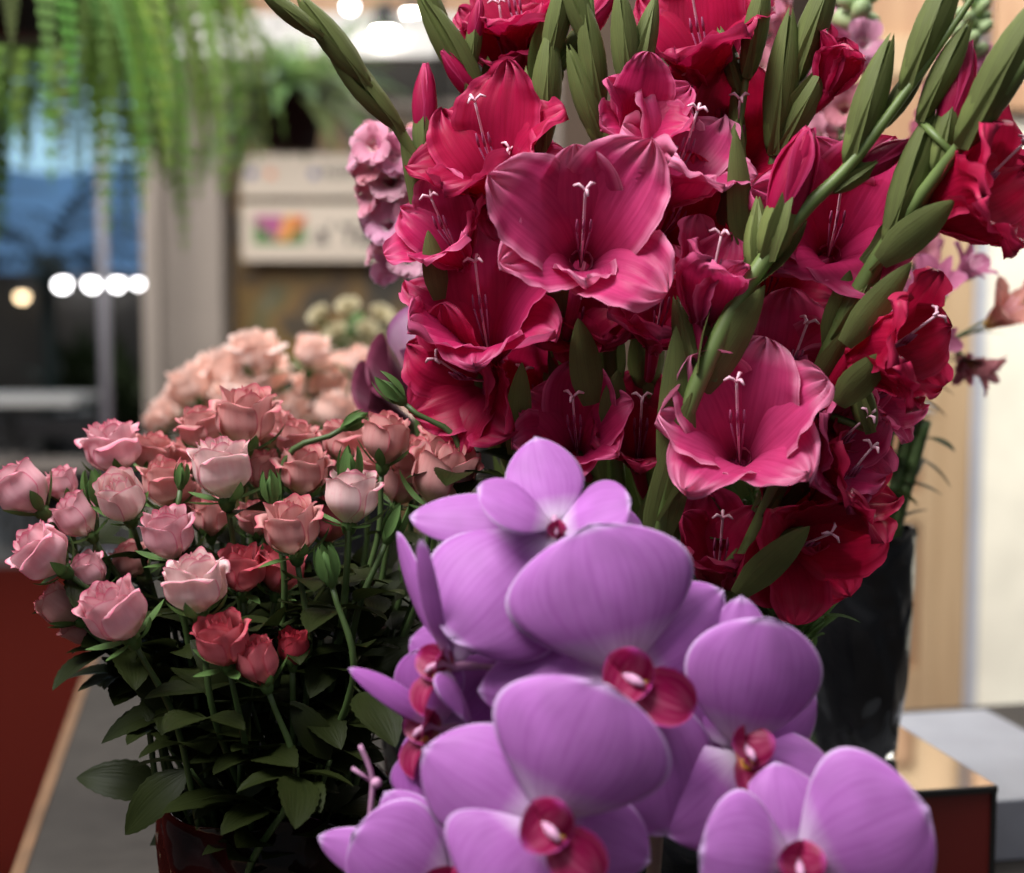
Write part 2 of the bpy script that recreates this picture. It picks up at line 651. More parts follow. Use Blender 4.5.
# mirrored box
BZ = CAMZ - 0.39
b1 = G(997, 785, BZ)
BW, BD = 0.30, 0.20
bc = b1 - AX * BW / 2 + AY * BD / 2
bx = empty('mirrored_box', (bc.x, bc.y, TZ), 'maroon box with mirrored top at lower right of the table', 'box')
mb = MB()
mb.box((bc.x, bc.y, (TZ + BZ - 0.004) / 2), (BW / 2 - 0.004, BD / 2 - 0.002, (BZ - 0.004 - TZ) / 2), FR)
mb.build('box_body', M['boxside'], bx, smooth=False)
mb = MB()
for s in (-1, 1):
    for s2 in (-1, 1):
        q = bc + AX * s * (BW / 2 - 0.002) + AY * s2 * (BD / 2 - 0.002)
        mb.box((q.x, q.y, (TZ + BZ - 0.002) / 2), (0.0022, 0.0022, (BZ - 0.002 - TZ) / 2), FR)
for s2 in (-1, 1):
    q = bc + AY * s2 * (BD / 2 - 0.001)
    mb.box((q.x, q.y, BZ - 0.0035), (BW / 2, 0.002, 0.0025), FR)
    q = bc + AX * s2 * (BW / 2 - 0.001)
    mb.box((q.x, q.y, BZ - 0.0035), (0.002, BD / 2, 0.0025), FR)
mb.build('edging', M['boxedge'], bx, smooth=False)
mb = MB()
mb.box((bc.x, bc.y, BZ - 0.0015), (BW / 2 - 0.001, BD / 2 - 0.001, 0.0013), FR)
mb.build('mirror_top', M['mirror'], bx, smooth=False)

# ---- right side: pine wall with a panelled door, grey jamb, cream wall
def wallbox(px0, px1, d, z0, z1, th, mat, name, label=None, cat=None, structk=True, parent=None):
    a, b = P(px0, 303, d), P(px1, 303, d)
    m_ = MB()
    m_.box(((a.x + b.x) / 2, a.y + th / 2, (z0 + z1) / 2), ((b.x - a.x) / 2, th / 2, (z1 - z0) / 2))
    o = m_.build(name, mat, parent, smooth=False)
    if structk and parent is None:
        o['kind'] = 'structure'
    return o


DD = 4.6
M['brown'] = simple('dark_brown_boards', (0.06, 0.035, 0.02), 0.7, var=0.3, scale=2)
door = wallbox(846, 940, DD, -0.01, 2.1, 0.05, M['wood'], 'door_1')
# stiles, rails and raised panels of the door
a = P(846, 303, DD)
b = P(940, 303, DD)
mb = MB()
for x0, x1 in ((a.x, a.x + 0.05), (b.x - 0.05, b.x)):
    mb.box(((x0 + x1) / 2, a.y - 0.012, 1.05), ((x1 - x0) / 2, 0.012, 1.05))
for z0, z1 in ((0, 0.16), (0.62, 0.72), (1.25, 1.35), (1.98, 2.1)):
    mb.box(((a.x + b.x) / 2, a.y - 0.011, (z0 + z1) / 2), ((b.x - a.x) / 2 - 0.05, 0.011, (z1 - z0) / 2))
mb.build('door_frame', M['wood2'], door, smooth=False, bevel=0.004)
mb = MB()
q = P(929, 303, DD)
mb.tube([(q.x, a.y - 0.025, 0.98), (q.x, a.y - 0.06, 0.98), (q.x - 0.09, a.y - 0.06, 0.98)], 0.008, 8)
mb.build('door_handle', M['metal'], door)
wallbox(941, 974, DD, -0.01, 2.3, 0.10, M['wood2'], 'trim_1')
wallbox(975, 986, DD, -0.01, 2.6, 0.16, M['metal'], 'trim_2')
wallbox(987, 1500, DD, -0.01, 3.6, 0.12, M['plaster'], 'wall_right')
wallbox(846, 974, DD + 0.01, 2.1, 3.6, 0.08, M['wood'], 'wall_door_side')
wallbox(560, 845, DD + 0.3, -0.01, 3.6, 0.08, M['brown'], 'wall_back_right')
wallbox(987, 1500, DD - 0.06, 1.88, 3.6, 0.05, M['wood'], 'trim_6')

# ---- far background
RAIL = 3.46
LBY = P(0, 303, 13.5).y
mb = MB()
for yy_ in (P(0, 0, 2.1).y, P(0, 0, 3.1).y, P(0, 0, 4.6).y, P(0, 97, 6.0).y, P(0, 303, 8.2).y, P(0, 138, 4.0).y):
    mb.box((0, yy_, RAIL + 0.03), (4.2, 0.02, 0.03))
for x_ in (-4.2, 4.2):
    mb.box((x_, 5.2, RAIL + 0.03), (0.03, 3.4, 0.03))
    for y_ in (1.9, 8.5):
        mb.box((x_, y_, RAIL / 2), (0.03, 0.03, RAIL / 2))
struct('ceiling', mb, M['white'])
DB = 8.4
wallbox(144, 222, 8.0, -0.01, 3.4, 0.35, M['column_paint'], 'trim_3')          # beige column
pc = wallbox(222, 560, DB + 0.4, -0.01, 3.6, 0.1, M['darkwall'], 'wall_back')
wallbox(-700, 143, 13.5, -0.01, 1.58, 0.1, M['darkwall'], 'wall_left_back')

# fascia beam, white
a, b = P(150, 303, 7.6), P(560, 303, 7.6)
zt, zb = CAMZ + (303 - 22) * 7.6 / F, CAMZ + (303 - 62) * 7.6 / F
mb = MB()
mb.box(((a.x + b.x) / 2, a.y, (zt + zb) / 2), ((b.x - a.x) / 2, 0.06, (zt - zb) / 2))
mb.box(((a.x + b.x) / 2, a.y - 0.065, zt - 0.02), ((b.x - a.x) / 2, 0.012, 0.02))
struct('trim_4', mb, M['white'])
for px in (153, 558):
    a = P(px, 303, 7.6)
    mb = MB()
    mb.box((a.x, a.y, zb / 2 - 0.02), (0.04, 0.05, zb / 2))
    struct('trim_5', mb, M['column_paint'])
wallbox(120, 560, 8.7, 2.75, 3.6, 0.1, M['wood'], 'wall_upper')


def poster_mat():
    m, t, b = new_mat('autumn_print')
    co = node(t, 'ShaderNodeTexCoord')
    n1 = node(t, 'ShaderNodeTexNoise')
    n1.inputs['Scale'].default_value = 3.2
    n1.inputs['Detail'].default_value = 6
    t.links.new(co.outputs['Object'], n1.inputs['Vector'])
    c = ramp(t, n1.outputs['Fac'], [(0.36, (0.03, 0.025, 0.015)), (0.47, (0.07, 0.045, 0.02)), (0.55, (0.20, 0.11, 0.02)), (0.62, (0.09, 0.085, 0.03)), (0.72, (0.18, 0.15, 0.09))])
    t.links.new(c, b.inputs['Base Color'])
    b.inputs['Roughness'].default_value = 0.5
    return m


M['poster'] = poster_mat()
pa, pb = P(224, 303, DB), P(470, 303, DB)
panel = empty('printed_backdrop', ((pa.x + pb.x) / 2, pa.y, 0), 'brown and yellow autumn woodland printed backdrop behind the signs', 'backdrop')
mb = MB()
mb.box(((pa.x + pb.x) / 2, pa.y + 0.02, 1.2), ((pb.x - pa.x) / 2, 0.02, 1.18))
mb.build('print', M['poster'], panel, smooth=False)
mb = MB()
for x in (pa.x, pb.x):
    mb.box((x, pa.y + 0.02, 1.2), (0.02, 0.03, 1.2))
mb.box(((pa.x + pb.x) / 2, pa.y + 0.02, 2.4), ((pb.x - pa.x) / 2 + 0.02, 0.03, 0.02))
mb.build('frame', M['column_paint'], panel, smooth=False)


def text_mesh(s, size, mat, loc, parent, name='lettering'):
    cu = bpy.data.curves.new(name, 'FONT')
    cu.body = s
    cu.size = size
    cu.extrude = 0.002
    cu.offset = size * 0.035
    tmp = bpy.data.objects.new('tmp_text', cu)
    C.objects.link(tmp)
    bpy.context.view_layer.update()
    me = bpy.data.meshes.new_from_object(tmp.evaluated_get(bpy.context.evaluated_depsgraph_get()))
    bpy.data.objects.remove(tmp)
    me.materials.clear()
    me.materials.append(mat)
    o = bpy.data.objects.new(name, me)
    C.objects.link(o)
    o.parent = parent
    o.rotation_euler = (PI / 2, 0, 0)
    o.location = Vector(loc) - world_loc(parent)
    return o


def sign(x0, x1, y0, y1, d, name, label):
    a, b = P(x0, y0, d), P(x1, y1, d)
    yy = P(0, 303, d).y
    r_ = empty(name, ((a.x + b.x) / 2, yy, min(a.z, b.z)), label, 'sign')
    m_ = MB()
    m_.box(((a.x + b.x) / 2, yy, (a.z + b.z) / 2), ((b.x - a.x) / 2, 0.012, abs(a.z - b.z) / 2))
    m_.build('sign_board', M['board'], r_, smooth=False, bevel=0.003)
    return r_, yy


DS = 8.2
s1, yy = sign(243, 400, 156, 198, DS, 'hanging_sign', 'cream sign board with small blue and orange logos, upper of two')
for px, mt in ((254, 'blueink'), (273, 'orangeink'), (316, 'blueink')):
    q = P(px, 175, DS)
    mb = MB()
    mb.tube([(q.x, yy - 0.012, q.z), (q.x, yy - 0.018, q.z)], 0.024, 16)
    mb.build('logo', M[mt], s1, smooth=False)
q = P(325, 178, DS)
text_mesh('FLOR', 0.07, M['ink'], (q.x, yy - 0.013, q.z), s1)
s2, yy = sign(243, 400, 204, 261, DS, 'hanging_sign', 'cream sign board with purple, orange and green picture and script lettering')
a, b = P(255, 216, DS), P(307, 245, DS)
LX, LZ, LW, LH = a.x, b.z, b.x - a.x, a.z - b.z
def poly(mb_, pts, dz):
    b_ = len(mb_.v)
    for fx, fz in pts:
        mb_.v.append(Vector((LX + LW * fx, yy - 0.012 - dz, LZ + LH * fz)))
        mb_.uv.append((0, 0))
    for fx, fz in pts:
        mb_.v.append(Vector((LX + LW * fx, yy - 0.011, LZ + LH * fz)))
        mb_.uv.append((0, 0))
    n = len(pts)
    mb_.f.append(tuple(range(b_, b_ + n)))
    for i in range(n):
        mb_.f.append((b_ + i, b_ + (i + 1) % n, b_ + n + (i + 1) % n, b_ + n + i))
    mb_.mi += [0] * (n + 1)
M['lg'] = simple('logo_green', (0.06, 0.16, 0.04), 0.6)
M['lp'] = simple('logo_purple', (0.33, 0.07, 0.20), 0.6)
M['lo'] = simple('logo_orange', (0.62, 0.28, 0.05), 0.6)
M['lr'] = simple('logo_red', (0.5, 0.08, 0.03), 0.6)
mb = MB(); poly(mb, [(0, 0), (1, 0), (1, 1), (0, 1)], 0.002); lg = mb.build('logo', M['lg'], s2, smooth=False)
mb = MB(); poly(mb, [(0, 1), (0.0, 0.85), (0.45, 0.15), (0.6, 1)], 0.004); mb.build('petal_shape', M['lp'], lg, smooth=False)
mb = MB(); poly(mb, [(0.6, 1), (0.45, 0.15), (0.62, 0.1), (0.85, 1)], 0.004); mb.build('petal_shape', M['lo'], lg, smooth=False)
mb = MB(); poly(mb, [(0.85, 1), (0.62, 0.1), (1, 0.8), (1, 1)], 0.004); mb.build('petal_shape', M['lr'], lg, smooth=False)
q = P(317, 244, DS)
text_mesh("a' Tas", 0.15, M['ink'], (q.x, yy - 0.013, q.z), s2)
for r_, x0, x1, yb in ((s1, 250, 390, 156), (s2, 250, 390, 204)):
    for px in (x0, x1):
        m_ = MB()
        a = P(px, yb, DS)
        m_.tube([(a.x, a.y, a.z - 0.01), (a.x, a.y, (RAIL if r_ is s1 else P(px, 180, DS).z))], 0.004, 6)
        m_.build('hanger', M['cab'], r_)

# pole
a = P(104, 303, 7.5)
mb = MB()
mb.tube([(a.x, a.y, 0), (a.x, a.y, 3.4)], 0.027, 14)
mb.tube([(a.x, a.y, -0.005), (a.x, a.y, 0.02)], 0.08, 14)
tag(mb.build('pole', M['pole']), 'slim pale grey pole standing left of the beige column', 'pole')

# strip and spot lamps
M['lampw'] = glow('white_lamp_glow', (1, 0.98, 1.0), 9)
M['lampy'] = glow('warm_lamp_glow', (1, 0.72, 0.42), 4)
M['lampb'] = glow('bright_lamp_glow', (1, 0.95, 0.85), 60)


def lamp(px, py, d, r, mat, label, mount='up', reach=0.25):
    q = P(px, py, d)
    r_ = empty('spot_lamp', (q.x, q.y, q.z), label, 'lamp')
    m_ = MB()
    m_.lathe([(0.001, r * 2.4), (r * 0.8, r * 2.4), (r * 1.0, r * 1.6), (r * 1.25, r * 0.6), (r * 1.25, 0.3 * r), (r * 1.15, 0.3 * r), (r * 0.9, r * 1.5)], (q.x, q.y, q.z), 16)
    m_.build('lamp_housing', M['cab'], r_)
    m_ = MB()
    m_.ball((q.x, q.y, q.z), r, 12)
    m_.build('bulb', mat, r_)
    m_ = MB()
    top = Vector((q.x, q.y, q.z + 2.3 * r))
    if mount == 'up':
        m_.tube([top, (q.x, q.y, RAIL)], 0.006, 6)
    elif mount == 'down':
        m_.tube([(q.x, q.y + r, q.z + r), (q.x, q.y + reach, q.z + r), (q.x, q.y + reach, q.z - 0.12)], 0.006, 6)
    else:
        m_.tube([(q.x, q.y, q.z + r * 2), (q.x, q.y + reach, q.z + r * 2)], 0.006, 6)
    m_.build('bracket', M['cab'], r_)
    return r_


for i, (px, r_) in enumerate(((62, 0.062), (92, 0.057), (117, 0.052), (138, 0.034))):
    q = P(px, 283, 13.3)
    lamp(px, 283, 13.3, r_, M['lampw'], ['white lamp, leftmost of the row at far left', 'white lamp, just left of the grey pole',
         'white lamp, just right of the grey pole', 'small white lamp at the right end of the row'][i], 'back', LBY - q.y + 0.01)
q = P(22, 296, 13.3)
lamp(22, 296, 13.3, 0.05, M['lampy'], 'warm yellow lamp glowing low at far left', 'back', LBY - q.y + 0.01)
lamp(130, 97, 6.0, 0.018, M['lampw'], 'tiny white lamp glinting among the fern fronds')
lamp(385, 36, 7.45, 0.062, M['lampb'], 'large bright white lamp below the white beam', 'back', 0.25)
lamp(411, 16, 7.45, 0.036, M['lampb'], 'small bright lamp up and right of the large one', 'down', 0.12)
lamp(350, 6, 7.45, 0.03, M['lampw'], 'dim white lamp above the white beam', 'down', 0.12)
lamp(440, 138, 4.0, 0.014, M['lampy'], 'small orange glowing lamp beside the gladiolus stem')

# blue canopy roof outside, and the palm in front of it
M['bluefab'] = simple('blue_fabric', (0.12, 0.30, 0.58), 0.5, var=0.3, scale=1.5)
M['skyglow'] = glow('pale_sky_panel', (0.42, 0.70, 0.88), 0.42)  # emissive colour standing in for the pale sky, not fabric
cn = empty('blue_canopy', (-5.0, 14.5, 0), 'blue fabric canopy roof outside beyond the ferns', 'canopy')
zc0 = CAMZ + (303 - 272) * 14.2 / F
mb = MB()
ya = 14.2
xa, xb = -7.5, -2.9
def can(u, v):
    x = xa + (xb - xa) * v
    return (Vector((x, ya + 2.2 * u, zc0 + 1.15 * u + 0.04 * math.sin(v * 20) * u)), (u, v))
mb.grid(can, 6, 40)
mb.build('canopy_roof', M['bluefab'], cn)
mb = MB()
mb.box(((xa + xb) / 2, ya, zc0 - 0.05), ((xb - xa) / 2, 0.02, 0.05))
mb.build('valance', M['white'], cn, smooth=False)
for x in (xa + 0.3, -5.3, xb - 0.3):
    mb = MB()
    mb.tube([(x, ya, 0), (x, ya, zc0 - 0.05)], 0.03, 8)
    mb.build('post', M['pole'], cn)
a, b = P(-300, 160, 17), P(150, 160, 17)
mb = MB()
mb.box(((a.x + b.x) / 2, 17.0, 3.2), ((b.x - a.x) / 2, 0.03, 1.4))
struct('sky_panel_1', mb, M['skyglow'])  # glowing panel added as the sky behind the canopy

# ------------------------------------------------------------------ generic leafy helpers
def leaf_mesh(mb_, B, T, n, W, arch=0.08, fold=0.25, shape=LEAF, serr=0.0, nu=8, nv=4, ruf=0.0):
    B, T, n = Vector(B), Vector(T), Vector(n)
    a_ = (T - B).normalized()
    n = (n - a_ * n.dot(a_))
    n = n.normalized() if n.length > 1e-4 else a_.orthogonal().normalized()
    petal(mb_, bt_path(B, T, n, arch), a_.cross(n) * -1, W, shape, fold=-fold, nu=nu, nv=nv, serr=serr, ruf=ruf)


def rv(s=1.0, r_=rnd):
    return Vector((r_.uniform(-s, s), r_.uniform(-s, s), r_.uniform(-s, s)))


# palm and dark plants at far left
pq = P(46, 303, 9.5)
palm = empty('potted_palm', (pq.x, pq.y, 0), 'dark palm silhouetted against the blue canopy', 'palm')
mb = MB()
zc = CAMZ + (303 - 262) * 9.5 / F
mb.tube([(pq.x, pq.y, 0.3), (pq.x + 0.02, pq.y, 0.9), (pq.x, pq.y, zc)], [0.06, 0.05, 0.045], 8)
mb.build('trunk', M['palm'], palm)
for k in range(14):
    a = 2 * PI * k / 14 + 0.2
    el = R(rnd.uniform(10, 75))
    d_ = Vector((math.cos(a) * math.cos(el), math.sin(a) * math.cos(el) * 0.6, math.sin(el)))
    B = Vector((pq.x, pq.y, zc))
    mb = MB()
    pts = [B + d_ * (0.85 * u) - AZ * 0.25 * u * u for u in [i / 10 for i in range(11)]]
    mb.tube(pts, 0.006, 4)
    for i in range(2, 11):
        t_ = (pts[i] - pts[i - 1]).normalized()
        for s in (-1, 1):
            sd = t_.cross(AZ).normalized() * s
            leaf_mesh(mb, pts[i], pts[i] + (t_ * 0.5 + sd * 0.7 - AZ * 0.3).normalized() * 0.28, AZ, 0.045, nu=3, nv=2)
    mb.build('frond', M['palm'], palm)
mb = MB()
mb.lathe([(0.001, 0), (0.14, 0), (0.19, 0.32), (0.17, 0.32), (0.16, 0.28), (0.001, 0.28)], (pq.x, pq.y, 0), 20)
mb.build('pot', M['cab'], palm)

for k, (px, d_, h_) in enumerate(((-90, 10.6, 1.05), (78, 10.9, 1.15), (128, 9.2, 1.0))):
    q = P(px, 303, d_)
    r_ = empty('potted_plant', (q.x, q.y, 0), ['dark leafy potted plant behind the white bistro table', 'dark bushy plant left of the grey pole', 'dark bushy plant between pole and column'][k], 'plant')
    mb = MB()
    for j in range(70):
        a, el = rnd.uniform(0, 2 * PI), R(rnd.uniform(5, 85))
        B = Vector((q.x, q.y, h_ * 0.55)) + rv(0.1)
        d2 = Vector((math.cos(a) * math.cos(el), math.sin(a) * math.cos(el), math.sin(el)))
        leaf_mesh(mb, B, B + d2 * rnd.uniform(0.2, 0.5), AZ, 0.08, nu=4, nv=2)
    mb.build('foliage', M['darkplant'], r_)
    mb = MB()
    mb.lathe([(0.001, 0), (0.15, 0), (0.20, h_ * 0.45), (0.17, h_ * 0.45), (0.001, h_ * 0.42)], (q.x, q.y, 0), 20)
    mb.build('pot', M['cab'], r_)

# white bistro table + chair, far left
q = P(25, 303, 8.6)
bt = empty('bistro_table', (q.x, q.y, 0), 'white topped table with dark crossed legs at far left', 'table')
mb = MB()
mb.box((q.x, q.y, 0.755), (0.36, 0.3, 0.018))
mb.build('table_top', M['white'], bt, smooth=False)
for s in (-1, 1):
    for s2 in (-1, 1):
        mb = MB()
        mb.tube([(q.x - 0.25 * s, q.y + 0.2 * s2, 0), (q.x + 0.25 * s, q.y + 0.2 * s2, 0.74)], 0.014, 8)
        mb.build('leg', M['cab'], bt)
for k, (px, d_) in enumerate(((62, 7.9), (-22, 8.0))):
    q = P(px, 303, d_)
    ch = empty('bistro_chair', (q.x, q.y, 0), ['pale seated chair drawn up at right of the white table', 'pale seated chair drawn up at left of the white table'][k], 'chair')
    mb = MB()
    mb.box((q.x, q.y, 0.45), (0.2, 0.19, 0.015))
    mb.build('seat', M['column_paint'], ch, smooth=False, bevel=0.005)
    mb = MB()
    mb.box((q.x, q.y - 0.18, 0.66), (0.19, 0.012, 0.05))
    for s in (-1, 1):
        mb.tube([(q.x + 0.18 * s, q.y - 0.18, 0.46), (q.x + 0.18 * s, q.y - 0.19, 0.72)], 0.011, 8)
    mb.build('backrest', M['cab'], ch, smooth=False)
    for s in (-1, 1):
        for s2 in (-1, 1):
            mb = MB()
            mb.tube([(q.x + 0.17 * s, q.y + 0.16 * s2, 0.44), (q.x + 0.2 * s, q.y + 0.19 * s2, 0)], 0.011, 8)
            mb.build('leg', M['cab'], ch)

# ------------------------------------------------------------------ hanging ferns
def frond(root, B, d0, L, droop, W, parts=22, seed=0):
    r2 = random.Random(seed)
    pts = []
    p = Vector(B)
    d_ = Vector(d0).normalized()
    n = parts
    for i in range(n + 1):
        pts.append(p.copy())
        d_ = (d_ + Vector((0, 0, -droop)) * (1.0 / n)).normalized()
        p = p + d_ * (L / n)
    mb_ = MB()
    mb_.tube(pts, [0.0025 * (1 - 0.7 * i / n) for i in range(n + 1)], 4)
    for i in range(1, n):
        t_ = (pts[i + 1] - pts[i - 1]).normalized()
        sd = t_.cross(AZ)
        sd = sd.normalized() if sd.length > 0.05 else RIGHT
        wl = W * (math.sin(PI * (i / n) ** 0.6)) ** 0.7 * (1 - 0.3 * i / n)
        for s in (-1, 1):
            tip = pts[i] + (sd * s + t_ * 0.35 - AZ * 0.1).normalized() * wl
            leaf_mesh(mb_, pts[i], tip, t_.cross(sd), L / n * 0.85, nu=3, nv=2, arch=0.04)
    return mb_.build('frond', M['fern'], root)


def fern(px, py, d, rad, n, drop, label, seed, W=0.05, sp=1.0, tint=(1, 1, 1), hang_to=3.46):
    r2 = random.Random(seed)
    q = P(px, py, d)
    root = empty('hanging_fern', (q.x, q.y, q.z - 0.16), label, 'fern')
    m_ = MB()
    m_.lathe([(0.001, -0.16), (0.08, -0.16), (0.115, 0.0), (0.12, 0.0), (0.12, 0.015), (0.105, 0.015), (0.10, -0.02), (0.001, -0.02)], q, 20)
    m_.build('pot', M['cab'], root)
    m_ = MB()
    for k in range(3):
        a = 2 * PI * k / 3
        m_.tube([q + Vector((0.11 * math.cos(a), 0.11 * math.sin(a), 0)), q + AZ * 0.5], 0.002, 4)
    m_.tube([q + AZ * 0.5, (q.x, q.y, max(hang_to, q.z + 0.6))], 0.003, 4)
    m_.build('hanger', M['cab'], root)
    for k in range(n):
        a = 2 * PI * k * 0.618
        el = R(r2.uniform(-5, 80))
        d0 = Vector((math.cos(a) * math.cos(el) * sp, math.sin(a) * math.cos(el), math.sin(el)))
        B = q + Vector((math.cos(a), math.sin(a), 0)) * 0.05
        f_ = frond(root, B, d0, rad * r2.uniform(0.75, 1.2), drop * r2.uniform(0.7, 1.3), W, parts=20, seed=k)
        f_.color = (*[c * r2.uniform(0.75, 1.2) for c in tint], 1)
    return root


fern(80, -45, 3.1, 0.62, 100, 5.2, 'large hanging fern with long drooping fronds in front of the pole', 3, W=0.045)
fern(10, -80, 2.1, 0.33, 34, 3.6, 'nearest hanging fern, its fronds dangling at the top left corner', 5, W=0.026, tint=(0.9, 1.0, 1.2))
fern(290, 98, 4.6, 0.36, 60, 1.7, 'hanging fern in a black pot before the white beam', 9, W=0.045, tint=(0.8, 0.85, 1.5))

# ------------------------------------------------------------------ vases
def vase(name, c, z0, z1, r0, r1, mat, label, seed=0, crumple=0.085, cat='vase'):
    r2 = random.Random(seed)
    fx = [(r2.uniform(0, 2 * PI), r2.uniform(2, 6), r2.uniform(20, 55), r2.uniform(0.4, 1)) for _ in range(6)]
    def fn(r_, z, a):
        if r_ < 0.6 * r0:
            return r_, z
        s = 0
        for (p_, ka, kz, am) in fx:
            s += am * abs(math.sin(round(ka) * a + p_ + (z - z0) * kz)) ** 1.0
        s = s / 6 - 0.4
        tz = (z - z0) / (z1 - z0)
        zz = z
        if tz > 0.9:
            zz = z + 0.004 * math.sin(5 * a + seed) + 0.003 * math.sin(9 * a)
        return r_ * (1 + crumple * s * 2.2), zz
    n = 26
    prof = [(0.001, z0), (r0 * 0.8, z0)]
    for i in range(n + 1):
        t_ = i / n
        rr = r0 + (r1 - r0) * t_ + 0.004 * math.sin(PI * t_)
        prof.append((rr, z0 + 0.002 + (z1 - z0) * t_))
    prof.append((r1 * 1.03, z1 + 0.003))
    for t_ in (0.98, 0.9, 0.75, 0.5, 0.2, 0.05):
        prof.append(((r0 + (r1 - r0) * t_) * 0.90, z0 + (z1 - z0) * t_))
    prof.append((0.001, z0 + 0.012))
    m_ = MB()
    m_.lathe(prof, (c.x, c.y, 0), 72, fn)
    o = m_.build(name, mat)
    # origin at the base
    for v_ in o.data.vertices:
        v_.co -= Vector((c.x, c.y, z0))
    o.location = (c.x, c.y, z0)
    return tag(o, label, cat)


RC = P(278, 790, 1.0)           # rose vase mouth
vase('vase', RC, TZ, RC.z, 0.066, 0.079, M['red_vase'], 'oxblood and black glossy crumpled vase holding the pink spray roses', 2)
KC = P(857, 532, 1.29)          # black vase mouth
vase('vase', KC, BZ, KC.z, 0.036, 0.048, M['black_vase'], 'tall black glossy crumpled vase standing on the mirrored box', 5, 0.10)
GC = P(672, 715, 1.02)
vase('vase', GC, TZ, GC.z, 0.055, 0.066, M['black_vase'], 'black vase behind the orchids holding the gladioli', 8)
QC = G(225, 620, TZ + 0.2)
QC = P(255, 560, 1.66)
vase('vase', QC, TZ, QC.z, 0.06, 0.075, M['black_vase'], 'black vase of peach roses behind the pink spray roses', 11)

# ------------------------------------------------------------------ roses
def rose_meshes(seed, openness, tight):
    """bloom about 1 unit = 1 m; height 0.036; local origin at the base, axis +Z"""
    r2 = random.Random(seed)
    H = 0.041
    def wrapped(m_, th, span, r_base, r_mid, r_top, h0, h1, wav=0.0, flare=0.0, ph=0.0, nu=10, nv=10, lean=0):
        def fn(t, s):
            u = t
            v = 2 * s - 1
            w_ = math.sin(PI / 2 * min(1, u / 0.45)) ** 0.6 if u < 0.45 else (1 - 0.42 * ((u - 0.45) / 0.55) ** 4)
            a = th + v * span * w_
            rr = r_base + (r_mid - r_base) * math.sin(PI / 2 * min(1, u / 0.5)) if u < 0.5 else r_mid + (r_top - r_mid) * ((u - 0.5) / 0.5) ** 1.5
            rr += flare * (max(0, u - 0.72) / 0.28) ** 2 * (1 - 0.25 * v * v)
            z = h0 + (h1 - h0) * u - 0.0022 * (u ** 2) * v * v * 1.6
            z -= flare * 0.8 * (max(0, u - 0.8) / 0.2) ** 2
            rr += wav * u ** 3 * math.sin(4 * v + ph) + 0.0010 * abs(v) ** 3
            z += wav * 0.6 * u ** 4 * math.sin(5 * v + ph)
            return (Vector((rr * math.cos(a), rr * math.sin(a), z)), (u, s))
        m_.grid(fn, nu, nv)
    core = MB()
    n_in = 9
    for i in range(n_in):
        f_ = i / n_in
        wrapped(core, 2.4 * i, 1.25 - 0.2 * f_, 0.001, 0.003 + 0.009 * f_, 0.0012 + (0.0085 + 0.004 * openness) * f_, 0.002, H * (0.93 + 0.04 * math.sin(i * 1.7)),
                wav=0.0006, ph=i)
    core_me = core.build('bloom', M['rose'], mesh_only=True)
    outs = []
    n_out = 7
    for i in range(n_out):
        m_ = MB()
        f_ = i / (n_out - 1)
        th = 2.399 * i + r2.uniform(-0.2, 0.2)
        op = openness * (0.35 + 0.65 * f_)
        wrapped(m_, th, r2.uniform(0.95, 1.15), 0.0025, 0.0135 + 0.0035 * f_ + 0.003 * op, 0.0115 + 0.003 * f_ + 0.005 * op,
                0.0, H * (0.98 - 0.16 * f_ * (0.4 + openness) + r2.uniform(-0.03, 0.03)), wav=0.0009 + 0.0014 * op, flare=0.001 + 0.0055 * op * f_ + r2.uniform(0, 0.0015),
                ph=r2.uniform(0, 6), nu=12, nv=12)
        outs.append(m_.build('petal', M['rose'], mesh_only=True))
    cal = MB()
    cal.lathe([(0.0015, -0.009), (0.004, -0.007), (0.0055, -0.003), (0.0058, 0.0), (0.003, 0.002)], (0, 0, 0), 12)
    for k in range(5):
        a = 2 * PI * k / 5 + seed
        rad = Vector((math.cos(a), math.sin(a), 0))
        up = R(r2.uniform(-25, 30)) if openness > 0.3 else R(r2.uniform(-12, 0))
        pt = arc_path(rad * 0.004 + AZ * -0.002, AZ, rad, r2.uniform(0.022, 0.030), R(85 if openness > .3 else 60), R(35) + (R(60) if up > 0 else -R(25)) * openness, 1)
        petal(cal, pt, rad.cross(AZ), 0.0085, LEAF, cup=0.3, nu=7, nv=4)
    cal_me = cal.build('calyx', M['sepal'], mesh_only=True)
    return core_me, outs, cal_me


RV = {'tight': rose_meshes(1, 0.05, 1), 'half': rose_meshes(2, 0.45, 0), 'open': rose_meshes(3, 0.85, 0),
      'open2': rose_meshes(9, 1.0, 0), 'half2': rose_meshes(14, 0.3, 0)}
# green bud
m_ = MB()
m_.lathe([(0.0015, -0.009), (0.005, -0.005), (0.0068, 0.0), (0.0075, 0.007), (0.0062, 0.014), (0.003, 0.020), (0.0005, 0.024)], (0, 0, 0), 14)
for k in range(5):
    a = 2 * PI * k / 5
    rad = Vector((math.cos(a), math.sin(a), 0))
    petal(m_, arc_path(rad * 0.0055 + AZ * -0.003, AZ, rad, 0.034, R(18), R(-14)), rad.cross(AZ), 0.010, LEAF, cup=-0.35, nu=7, nv=4)
GB = m_.build('bud', M['sepal'], mesh_only=True)


def align(axis, roll=0.0):
    return (Vector(axis).normalized().to_track_quat('Z', 'Y').to_matrix() @ Matrix.Rotation(roll, 3, 'Z')).to_4x4()


